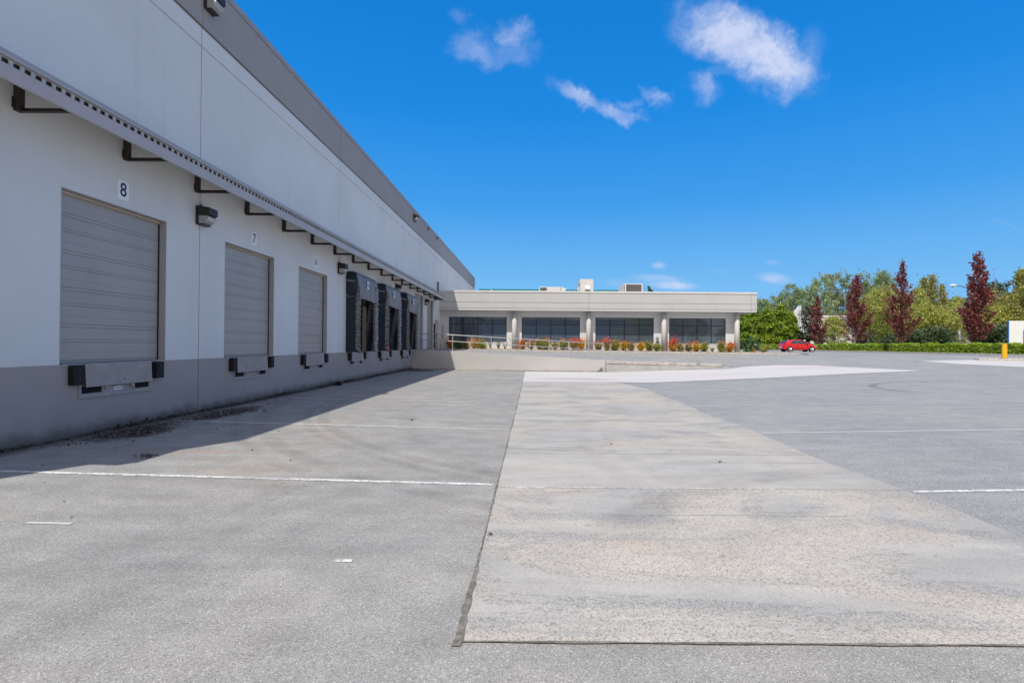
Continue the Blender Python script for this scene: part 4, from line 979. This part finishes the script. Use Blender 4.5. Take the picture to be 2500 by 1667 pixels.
# leaf litter and moss along the foot of the wall
def litter():
    R = np.random.RandomState(5); P = []
    def patch(x, y, sx, sy, n): 
        q = R.normal(size=(n, 2))*[sx, sy]+[x, y]; P.append(q)
    patch(-7.05, 9.4, .14, .6, 700); patch(-6.72, 9.2, .16, .25, 600); patch(-6.75, 11.6, .16, .6, 700); patch(-6.55, 12.4, .22, .3, 120); patch(-5.38, 7.45, .09, .07, 60)
    patch(-6.9, 15, .2, 1.5, 120); patch(-6.8, 30.5, .4, 1.5, 260); patch(-5.5, 32.3, 1.4, .2, 160); patch(-6.2, 24, .6, 4, 120); patch(-6, 10, .9, 3, 70)
    q = np.concatenate(P); q = q[(q[:, 0] > -7.43) & (q[:, 1] < 32.95)]
    Z = np.array([hz(*p) for p in q])+.012+np.abs(R.normal(size=len(q)))*.008
    o = leaf_mesh('leaf_litter', np.column_stack([q, Z]), .028, LF['litter'], None, 3, flat=2.5, long=1.8)
    tag(o, 'dry brown leaf litter scattered along the foot of the warehouse wall', 'leaf litter', kind='stuff')
    P = []
    for y in np.arange(3.5, 32.9, .006):
        k = .5+.5*math.sin(y*1.7)*math.sin(y*.43+1); 
        if R.rand() < .25+.6*k:
            P.append((-7.43+abs(R.normal())*.04, y+R.normal()*.02, hz(-7.4, y)+.008+abs(R.normal())*.03*(.4+k)))
    for x in np.arange(-7.3, 4.4, .03):
        if R.rand() < (.8 if x < -4.5 else .3): P.append((x, 32.97-abs(R.normal())*.03, hz(x, 32.9)+.01+abs(R.normal())*.03))
    o = leaf_mesh('moss', np.array(P), .026, LF['weed'], None, 4, flat=.3, long=2.2)
    tag(o, 'low moss and weeds in the joint at the wall foot', 'moss', kind='stuff')
litter()
R = random.Random(77)
for i, (x, y, s) in enumerate([(-.36, 4.75, .022), (1.37, 9.1, .018), (2.75, 7.75, .022), (-3.35, 7.4, .015), (-2.6, 11.5, .03), (-4.2, 8.0, .015)]):
    t = M(); q = []
    for k in range(3): t.tube([(R.uniform(-s, s), R.uniform(-s, s), 0), (R.uniform(-s, s), R.uniform(-s, s), s*.5)], [s*.5, s*.3], 5)
    o = t.build('pebble', MT['bark' if i % 2 else 'grille']); o.location = (x, y, hz(x, y)+.016); o['kind'] = 'stuff'; o['label'] = 'scattered pebbles and bits of debris on the paving'

# ================================================================== car
def car(name, label, x, y, z, rz, paintm, flip=1):
    t = thing(name, label, 'car', (x, y, z), rz)
    st = [ # x, bottom, belt z, top z, half width at belt, half width at roof, side max
     (-2.00, .34, .60, .64, .56, .50, .60), (-1.97, .28, .78, .82, .70, .62, .76), (-1.90, .24, .93, .98, .78, .66, .83), (-1.72, .22, 1.00, 1.13, .80, .62, .85),
     (-1.45, .21, .99, 1.28, .82, .59, .86), (-1.0, .20, .965, 1.415, .825, .585, .86), (-.45, .20, .95, 1.465, .825, .59, .86), (.05, .20, .935, 1.45, .825, .60, .86),
     (.45, .20, .92, 1.37, .82, .59, .86), (.85, .20, .91, 1.20, .81, .60, .86), (1.18, .20, .895, 1.01, .79, .64, .855), (1.50, .21, .83, .915, .74, .60, .85),
     (1.77, .22, .73, .81, .67, .50, .82), (1.95, .24, .58, .66, .58, .44, .74), (2.03, .30, .46, .50, .48, .40, .60)]
    vs = []; 
    for (X, zb_, zl, zt, wb_, wr, ws) in st:
        half = [(0, zt), (wr*.75, zt-.005), (wr, zt-.035), (wb_, zl), (ws, (zl+zb_)*.5+.05), (ws-.01, zb_+.10), (ws-.07, zb_)]
        vs += [(X, p, q) for p, q in half]+[(X, -p, q) for p, q in half[::-1]]
    n = 14; b = M()
    b.add(vs, [(i*n+k, i*n+(k+1) % n, (i+1)*n+(k+1) % n, (i+1)*n+k) for i in range(len(st)-1) for k in range(n)]+[tuple(range(n))[::-1], tuple(range((len(st)-1)*n, len(st)*n))])
    body = b.build('body', paintm, t, smooth=True); sm = body.modifiers.new('s', 'SUBSURF'); sm.levels = 1; sm.render_levels = 2
    def surf(X, u, s):        # u: 0 belt .. 1 roof edge
        for p, q in zip(st, st[1:]):
            if p[0] <= X <= q[0]:
                k = (X-p[0])/(q[0]-p[0]); r = [p[i]+(q[i]-p[i])*k for i in range(7)]; break
        return (X, s*(r[4]+(r[5]-r[4])*u+.006), r[2]+(r[3]-.035-r[2])*u)
    for s in (1, -1):
        for nm, X0, X1, u0, u1 in (('rear_side_window', -1.22, -.42, .06, .90), ('front_side_window', -.36, .92, .06, .90)):
            g = M(); k = 8; vs = []
            for i in range(k+1):
                X = X0+(X1-X0)*i/k; top_ = u1
                if nm[0] == 'r': top_ = u1*min(1, .35+(i/k)*1.6); 
                else: top_ = u1 if X < .5 else u1*max(.10, 1-(X-.5)*.8)
                vs += [surf(X, u0, s), surf(X, top_, s)]
            g.add(vs, [(2*i, 2*i+2, 2*i+3, 2*i+1) for i in range(k)]); g.build('side_window', MT['cglass'], t)
        M().box(-1.96, -1.72, s*.70-.09, s*.70+.09, .86, 1.0).build('tail_light', MT['tail'], t, bevel=.03)
        M().prism([(1.52, .80), (1.90, .66), (1.93, .58), (1.66, .66)], 'y', s*.60, s*.735).build('headlight', MT['head'], t, bevel=.02)
        M().box(.62, .80, s*.84, s*.98, .93, 1.06).build('mirror', paintm, t, bevel=.03)
        M().tube([(-.5, s*.868, .80), (-.36, s*.868, .80)], .012, 5).build('door_handle', paintm, t)
        b = M(); b.box(-.37, -.355, s*.845, s*.872, .30, .92); b.box(.78, .79, s*.845, s*.870, .30, .88); b.build('door_gap', MT['dark'], t)
        for X in (-1.28, 1.29):
            w = M(); w.tube([(X, s*.67, .31), (X, s*.872, .31)], .345, 24); w.build('wheel_arch', MT['dark'], t)
            wh_ = M(); wh_.tube([(X, s*.66, .305), (X, s*.868, .305), (X, s*.882, .305)], [.305, .305, .285], 28); wo_ = wh_.build('wheel', MT['tyre'], t)
            rm = M(); rm.tube([(X, s*.883, .305), (X, s*.889, .305)], .06, 12)
            for k in range(10):
                a = k*.628; rm.tube([(X+.04*math.cos(a), s*.886, .305+.04*math.sin(a)), (X+.185*math.cos(a), s*.886, .305+.185*math.sin(a))], [.030, .024], 5)
            rg_ = [(X+.195*math.cos(i*math.pi/12), s*.885, .305+.195*math.sin(i*math.pi/12)) for i in range(25)]; rm.tube(rg_, .020, 6, caps=False)
            rm.build('rim', MT['alloy'], wo_)
    g = M(); vs = []
    for k, (X, zt) in enumerate([(-1.84, 1.03), (-1.66, 1.17), (-1.40, 1.31)]):
        for q in (-.55, -.2, .2, .55): vs.append((X-.03, q*(1-.05*k), zt+.015))
    g.add(vs, [(k*4+q, k*4+q+1, (k+1)*4+q+1, (k+1)*4+q) for k in range(2) for q in range(3)]); g.build('rear_window', MT['cglass'], t)
    g = M(); vs = []
    for k, (X, zt) in enumerate([(.32, 1.40), (.6, 1.29), (.98, 1.06)]):
        for q in (-.52, -.2, .2, .52): vs.append((X, q*(1+.05*k), zt+.0125))
    g.add(vs, [(k*4+q, k*4+q+1, (k+1)*4+q+1, (k+1)*4+q) for k in range(2) for q in range(3)]); g.build('windscreen', MT['cglass'], t)
    M().box(-2.03, -1.93, -.62, .62, .30, .42).build('rear_bumper_trim', MT['black'], t, bevel=.03)
    M().box(-2.035, -2.02, -.25, .25, .44, .54).build('number_plate', MT['signw'], t)
    return t
car('red_hatchback', 'bright red hatchback parked in front of the low hedge', 31.75, 63.6, .885, 0, MT['car'])
car('blue_car', 'blue-grey car mostly hidden behind the hedge near the street lamp', 51.4, 66.5, .95, 1.57, MT['carb'])

# ================================================================== hedge
def hedge(name, label, y0, y1, x, w, h, n, seed, leaf='hedge'):
    R = np.random.RandomState(seed); ym = (y0+y1)/2; z = .90; t = thing(name, label, 'hedge', (x, ym, z-.03), 0, 'hedges along the edge of the lot')
    L_ = y1-y0; q = R.rand(n, 3); side = R.rand(n); X = (q[:, 0]-.5)*w; Yy = (q[:, 1]-.5)*L_; Z = q[:, 2]*h
    X = np.where(side < .42, -w/2+np.abs(R.normal(size=n))*.07, X); Z = np.where((side >= .42) & (side < .85), h-np.abs(R.normal(size=n))*.06, Z)
    lump = 1+.07*np.sin(Yy*2.1+seed)+.06*np.sin(Yy*4.7)+.05*R.normal(size=n)*.5
    Z = np.clip(Z*lump, .12, None); X = X*(1+.08*np.sin(Yy*3.3))
    leaf_mesh('foliage', np.column_stack([X, Yy, Z]), .125, LF[leaf], t, seed, up=.5, long=1.5)
    b = M()
    for y in np.arange(-L_/2+.4, L_/2-.2, .8): b.tube([(0, y, 0), (R.uniform(-.1, .1), y+.1, h*.6)], [.03, .015], 5)
    b.box(-w*.28, w*.28, -L_/2+.2, L_/2-.2, .18, h*.72, 0)
    b.build('stem', MT['soilg'] if 'soilg' in MT else MT['bark'], t); return t
MT['soilg'] = paint('hedge_inner_twigs', (.035, .04, .015), .95, .3, 8)
hedge('clipped_hedge', 'bright green clipped hedge, long near run behind the yellow bollard', 42.5, 60.3, 41.0, 1.1, 1.0, 15000, 1)
hedge('clipped_hedge', 'clipped hedge run below the second purple tree from the left', 61.5, 66.7, 41.0, 1.1, .98, 4300, 2)
hedge('clipped_hedge', 'short clipped hedge run just right of the second purple tree base', 66.9, 72.5, 41.0, 1.15, 1.02, 4600, 3)
hedge('clipped_hedge', 'far clipped hedge run in front of the red car nose', 73.6, 84.5, 41.3, 1.1, .9, 6500, 4)
# hedge that turns across the end of the lot
def hedge_x(label, x0, x1, y, h, n, seed):
    t = hedge('clipped_hedge', label, 0, x1-x0, 0, 1.1, h, n, seed); t.location = ((x0+x1)/2, y, .87); t.rotation_euler.z = math.pi/2
hedge_x('bright clipped hedge run across the end of the lot, left of the red car', 33.5, 41.6, 88, .92, 6500, 5)
grid('verge_soil', fr(39.6, 42.2, .65), fr(42, 86, 2), MT['soil'], .03)
grid('grass_verge', fr(42.2, 58, 2), fr(42, 96, 3), MT['grass'], .03)
grid('verge_soil', fr(32, 42, 2), fr(86.8, 96, 2), MT['soil'], .03)
for a, c in ((42.0, 86.0),):
    kerb('kerb', 39.75, 39.60, c, a, 1.03, 1.03, seed=8)

# ================================================================== trees
def s_red(t): return pl(t, [(0, .25), (.07, .75), (.18, 1), (.34, .85), (.5, .60), (.62, .50), (.75, .47), (.86, .30), (1, .06)])
def s_red2(t): return pl(t, [(0, .25), (.08, .8), (.2, 1), (.38, .92), (.52, .70), (.62, .48), (.72, .36), (.85, .18), (1, .04)])
def s_red3(t): return pl(t, [(0, .35), (.08, .9), (.2, 1), (.34, .78), (.52, .62), (.66, .44), (.8, .30), (.92, .20), (1, .05)])
def s_cone(t): return max(.04, (1-t)**.85)*(1 if t > .08 else .6+5*t)
def s_cedar(t): return max(.06, (1-t**1.7)*(.82+.18*math.sin(t*17)))
def s_round(t): return max(.05, math.sin(math.pi*min(1, max(0, (t-.05)/.95))**.8))
def s_tall(t): return max(.12, .55+.45*math.sin(math.pi*t))*(1 if t < .8 else max(.2, 1-(t-.8)*3.4))
def at(xp, Y): return (xp-1299.6)*Y/1297
GR = 'purple-leaved columnar trees behind the hedge'
for (xp, Y, top, rad, seed, lab, n, sh_) in [
     (2385, 51, 616, 1.62, 11, 'tallest purple-leaved tree, rightmost, beside the street lamp arm', 5600, s_red), (2201, 60, 631, 1.72, 12, 'purple-leaved tree with a bare spindly leader, second from the right', 4600, s_red2),
     (2089, 69, 671, 1.9, 13, 'broad purple-leaved tree, second from the left', 6000, s_red3), (1996, 78, 722, 1.35, 14, 'smallest purple-leaved tree, just right of the red car', 2800, s_red3)]:
    X = at(xp, Y); h = (840+(xp-1299.6)*.0073-top)*Y/1297+EYE-.9
    tree('purple_tree', lab, 'tree', X, Y, h, rad, sh_, 'red', n, .15, asc=1.0, nb=64, t0=.06, seed=seed, group=GR, sig=.075, twig=1.6, lean=.004, fill=.15, up=.1, tk=.45)
G2 = 'bright green cedars past the lot'
for (xp, Y, top, rad, seed, lab) in [(1812, 92, 742, 2.6, 21, 'bright green cedar half hidden behind the office wing corner'), (1838, 95, 738, 2.9, 22, 'tall bright green cedar, second from the office wing'),
     (1872, 93, 752, 2.9, 23, 'bright green cedar in the middle of the clump'), (1905, 95, 744, 2.7, 24, 'bright green cedar directly behind the red car tail'), (1931, 92, 762, 2.2, 25, 'bright green cedar at the right edge of the clump')]:
    X = at(xp, Y); h = (840+4-top)*Y/1297+EYE-.9
    tree('cedar_tree', lab, 'tree', X, Y, h, rad, s_cedar, 'cedar', 8500, .25, asc=.35, nb=80, t0=.02, seed=seed, group=G2, sig=.10, twig=1.5, curve=.1, fill=.45, up=.8)
G3 = 'tall feathery trees far beyond the lot'
for i, (xp, Y, top, rad, lf, lab) in enumerate([(1868, 150, 735, 4.0, 'poplar', 'pale feathery treetop just above the bright cedars'), (1905, 150, 726, 4.2, 'poplar', 'feathery tree left of the tall leaning one'),
     (1940, 150, 694, 4.6, 'poplar', 'tall leaning feathery tree above the red car'), (1975, 145, 700, 3.8, 'poplar', 'feathery tree standing above the white building'),
     (2004, 140, 681, 4.6, 'poplar', 'dense blue-green feathery tree above the smallest purple tree'), (2034, 150, 670, 4.4, 'poplar2', 'tan-tinted feathery tree, tallest left of the broad purple tree'),
     (2063, 150, 671, 4.6, 'poplar', 'round-headed feathery tree left of the broad purple tree tip'), (2105, 145, 690, 4.0, 'poplar2', 'feathery tree just right of the broad purple tree tip'),
     (2135, 140, 667, 5.4, 'poplar', 'tall blue-green tree between the two middle purple trees'), (2165, 140, 678, 5.0, 'poplar', 'blue-green tree left of the spindly purple tree'),
     (2425, 130, 692, 4.6, 'spruce', 'dark rounded treetop right of the street lamp'), (2395, 130, 706, 3.6, 'poplar', 'low pale treetop right of the tallest purple tree'), (1583, 150, 696, 2.0, 'spruce', 'single treetop peeking over the office wing roof')]):
    X = at(xp, Y); h = (840+(xp-1299.6)*.0073-top)*Y/1297+EYE-.9; rad *= .72
    tree('poplar_tree', lab, 'tree', X, Y, h, rad, s_tall, lf, 2800 if xp != 1583 else 1500, .30, asc=1.0, nb=30, t0=.22, seed=40+i, group=G3, sig=.12, twig=2, fill=.3, stems=2, z0=.9)
G4 = 'yellow-green trees behind the hedge'
for i, (xp, Y, top, rad, lf, shp, n, lab) in enumerate([(2036, 92, 772, 2.6, 'birch', s_round, 2600, 'thin pale birch in front of the white building'),
     (2150, 88, 700, 4.4, 'birch', s_round, 7500, 'wide yellow-green tree between the broad purple tree and the spindly one'), (2125, 96, 720, 3.6, 'olive', s_round, 3800, 'olive tree behind the wide yellow-green one'), (2172, 90, 722, 3.0, 'olive', s_round, 3600, 'olive tree at the left edge of the spindly purple tree'),
     (2236, 80, 700, 2.8, 'birch', s_round, 3800, 'yellow-green tree just right of the spindly purple tree'), (2258, 86, 672, 2.6, 'olive', s_cone, 4800, 'olive conifer-shaped tree, left of a matching pair'), (2272, 84, 666, 2.5, 'olive', s_cone, 4400, 'olive conifer-shaped tree, the taller of the pair'),
     (2300, 88, 688, 1.9, 'olive', s_cone, 3000, 'slim olive spire left of the street lamp head'), (2262, 74, 745, 3.4, 'birch', s_round, 5200, 'bushy yellow-green tree with a pale trunk below the olive pair'), (2300, 76, 757, 3.0, 'birch', s_round, 3600, 'low yellow-green tree below the street lamp head'),
     (2336, 74, 722, 2.6, 'birch', s_round, 1500, 'sparse pale tree below the street lamp arm'), (2424, 66, 708, 1.9, 'olive', s_cone, 3200, 'narrow green spruce right of the tallest purple tree'),
     (2425, 62, 748, 2.8, 'birch', s_round, 4200, 'yellow-green tree left of the white panel screen'), (2460, 64, 716, 2.6, 'olive', s_round, 4200, 'brownish-green tree above the white panel screen'), (2492, 63, 652, 1.9, 'olive', s_cone, 5200, 'tall dark conifer at the right edge of the view'),
     (2512, 60, 690, 2.4, 'olive', s_round, 3200, 'leafy tree half out of view at the right edge')]):
    X = at(xp, Y); h = (840+(xp-1299.6)*.0073-top)*Y/1297+EYE-.9
    tree('deciduous_tree' if shp is s_round else 'conifer_tree', lab, 'tree', X, Y, h, rad, shp, lf, int(n*1.05), .19, asc=.45 if shp is s_round else .25, nb=70 if shp is s_round else 90, t0=.12 if shp is s_round else .04, seed=70+i,
         bark='birch' if lf == 'birch' else 'bark', group=G4, sig=.13, twig=1.4, fill=.3, z0=.9, droop=.05)
def pine(xp, Y, top, rad, seed, lab):
    X = at(xp, Y); h = (840+5-top)*Y/1297+EYE-.9
    tree('pine_tree', lab, 'tree', X, Y, h, rad, lambda t: (.85 if int(t*11) % 2 else .5)*(1-t*.45), 'pine', 3600, .24, asc=.02, nb=55, t0=.14, seed=seed, sig=.06, twig=0, fill=.2, flat=1.5, z0=.9, trunk=.8)
pine(1976, 90, 745, 3.0, 91, 'dark layered pine in front of the white building')
for i, (xp, Y, top, rad, lab) in enumerate([(2232, 66, 812, 1.6, 'dark green shrub between two purple trees, left one'), (2283, 66, 806, 2.0, 'dark spreading shrub under the yellow-green trees'), (2430, 56, 800, 2.1, 'dark green juniper left of the white panel screen'),
      (2455, 57, 806, 1.6, 'dark green juniper touching the white panel screen'), (2180, 74, 822, 1.5, 'low dark shrub left of the spindly purple tree'), (1958, 92, 822, 1.8, 'grey-green shrub behind the red car roof'), (2115, 78, 818, 1.2, 'dark shrub at the foot of the broad purple tree')]):
    X = at(xp, Y); h = (840+(xp-1299.6)*.0073-top)*Y/1297+EYE-.9
    tree('juniper_shrub', lab, 'shrub', X, Y, h, rad, lambda t: math.sqrt(max(.05, 1-t*t)), 'spruce', 2600, .17, asc=.6, nb=40, t0=.02, seed=120+i, group='dark shrubs behind the hedge', sig=.16, z0=.9, fill=.4)

# ================================================================== buildings beyond the trees
wb = thing('white_building', 'plain white industrial building behind the purple trees', 'building', (66, 125, .9))
bw(M().box(59.5, 80, 118, 150, .6, 8.1), 'wall', MT['bwhite'], wb)
bw(M().box(59.4, 80.1, 117.9, 150.1, 8.1, 8.4), 'roof_edge', MT['signw'], wb)
bw(M().box(59.7, 64.6, 117.95, 118, 1.0, 3.6), 'window', MT['grille'], wb)
bw(M().box(70.5, 73, 117.94, 118, 1.0, 4.6), 'loading_door', MT['signw'], wb); bw(M().box(75, 76.2, 117.94, 118, 1.9, 2.3), 'sign_plate', MT['grille'], wb)
bw(M().prism([(59.45, 8.4), (59.45, 10.4), (58.4, 9.2), (56.6, 7.6), (56.6, 6.4), (59.45, 6.4)], 'y', 118.4, 119).box(59.46, 59.8, 118.2, 119.0, 8.4, 10.6), 'parapet_fin', MT['bwhite'], wb)
gb = thing('grey_warehouse', 'long grey warehouse behind the trees on the right', 'warehouse', (85, 95, .9))
bw(M().box(70, 105, 66, 116, .6, 9.3), 'wall', MT['bgrey'], gb); bw(M().box(69.9, 105.1, 65.9, 116.1, 9.3, 9.6), 'roof_edge', MT['groove'], gb)
bw(M().box(69.94, 70, 66, 116, 6.0, 6.2), 'wall_reveal', MT['groove'], gb)
bw(M().box(69.93, 70, 84, 88, .9, 3.3), 'loading_door', MT['bwhite'], gb)
cb = thing('white_panel_screen', 'flat white panel screen with blue edge at the right edge of the view', 'panel screen', (48, 52.2, .9))
bw(M().box(46.66, 50.5, 52, 52.08, .95, 4.2), 'panel', MT['signw'], cb)
bw(M().box(46.56, 46.655, 51.98, 52.09, .95, 4.22), 'edge_trim', MT['blue'], cb); bw(M().box(48.05, 48.14, 51.93, 51.995, .95, 3.3), 'edge_trim', MT['blue'], cb)
bw(M().box(48.16, 48.36, 50.6, 51.9, .95, 4.1).box(48.36, 50.0, 50.4, 51.9, .95, 4.6), 'end_box', MT['unit'], cb)
bw(M().tube([(48.15, 50.5, 3.5), (48.5, 50.4, 3.15)], .05, 6), 'brace', MT['mull'], cb)
# street lamp
sl = thing('street_lamp', 'tall street lamp with curved arm rising from behind the tallest purple tree', 'street lamp', (50.6, 60.5, .9))
pth = [(0, 0, 0), (0, 0, 5.6), (-.12, 0, 6.3), (-.5, 0, 6.95), (-1.1, 0, 7.40), (-1.75, 0, 7.62), (-2.35, 0, 7.68)]
M().tube(pth, [.10, .075, .065, .06, .05, .045, .045], 10).build('pole', MT['grille'], sl, smooth=True)
M().tube([(-2.3, 0, 7.68), (-2.45, 0, 7.70), (-2.75, 0, 7.72), (-2.98, 0, 7.68), (-3.02, 0, 7.66)], [.06, .11, .13, .09, .03], 10).build('lamp_head', MT['signw'], sl, smooth=True)
M().tube([(-2.55, 0, 7.62), (-2.75, 0, 7.56), (-2.92, 0, 7.62)], [.05, .09, .03], 8).build('lens', MT['lens'], sl, smooth=True)
for xp, Y, zt, lab, bx in ((1964, 86, 2.6, 'white square post behind the red car roof', True), (1983, 84, 2.35, 'small white sign on a thin post right of the red car roof', False), (2343, 55, 3.25, 'slim white and grey sign post left of the tallest purple tree', False)):
    X = at(xp, Y); t = thing('sign_post' if not bx else 'marker_post', lab, 'sign post', (X, Y, .9))
    if bx: M().box(-.13, .13, -.1, .1, 0, zt-.9).build('post', MT['signw'], t); 
    else:
        M().tube([(0, 0, 0), (0, 0, zt-.9)], .035, 8).build('post', MT['galv'], t)
        M().box(-.28 if xp < 2000 else -.16, .28 if xp < 2000 else .10, -.05, -.02, zt-1.25 if xp < 2000 else zt-1.8, zt-.88).build('sign_plate', MT['signw'], t)
        if xp > 2000: M().box(-.24, -.165, -.05, -.02, zt-1.75, zt-.9).build('sign_edge', MT['carb'], t)

# ================================================================== generic building and trees added unseen behind the camera to shape the window reflections
ob = thing('added_mirror_warehouse', 'generic warehouse added unseen behind the viewer for the office windows to mirror', 'warehouse', (5, -75, 0))
bw(M().box(-60, 34, -95, -62, -.3, 7.4), 'wall', MT['bwhite'], ob)
bw(M().box(-60.1, 34.1, -95.1, -61.9, 7.4, 8.6), 'parapet_band', MT['taupe'], ob)
for x in (-20, -8, 4, 16):
    d = bw(M().box(x, x+3.2, -61.95, -61.88, -.1, 3.6), 'loading_door', MT['bwhite'], ob)
src = [o for o in bpy.data.objects if o.get('category') == 'tree' and o.parent is None and o.name.startswith('deciduous_tree')]
for i, (x, y, k) in enumerate([(22, -42, 0.95), (28, -45, 1.1), (34, -41, .9), (40, -44, 1.15), (46, -40, 1.0), (52, -46, 1.1), (36, -52, 1.2), (58, -42, 1)]):
    c = copy_tree(src[i % min(4, len(src))]); c.location = (x, y, 0); c.scale = (k, k, k); c['group'] = 'added trees behind the viewer'
    c['label'] = ['first', 'second', 'third', 'fourth', 'fifth', 'sixth', 'seventh', 'eighth'][i]+' tree from the yard in the added unseen row behind the viewer, mirrored in the office windows'
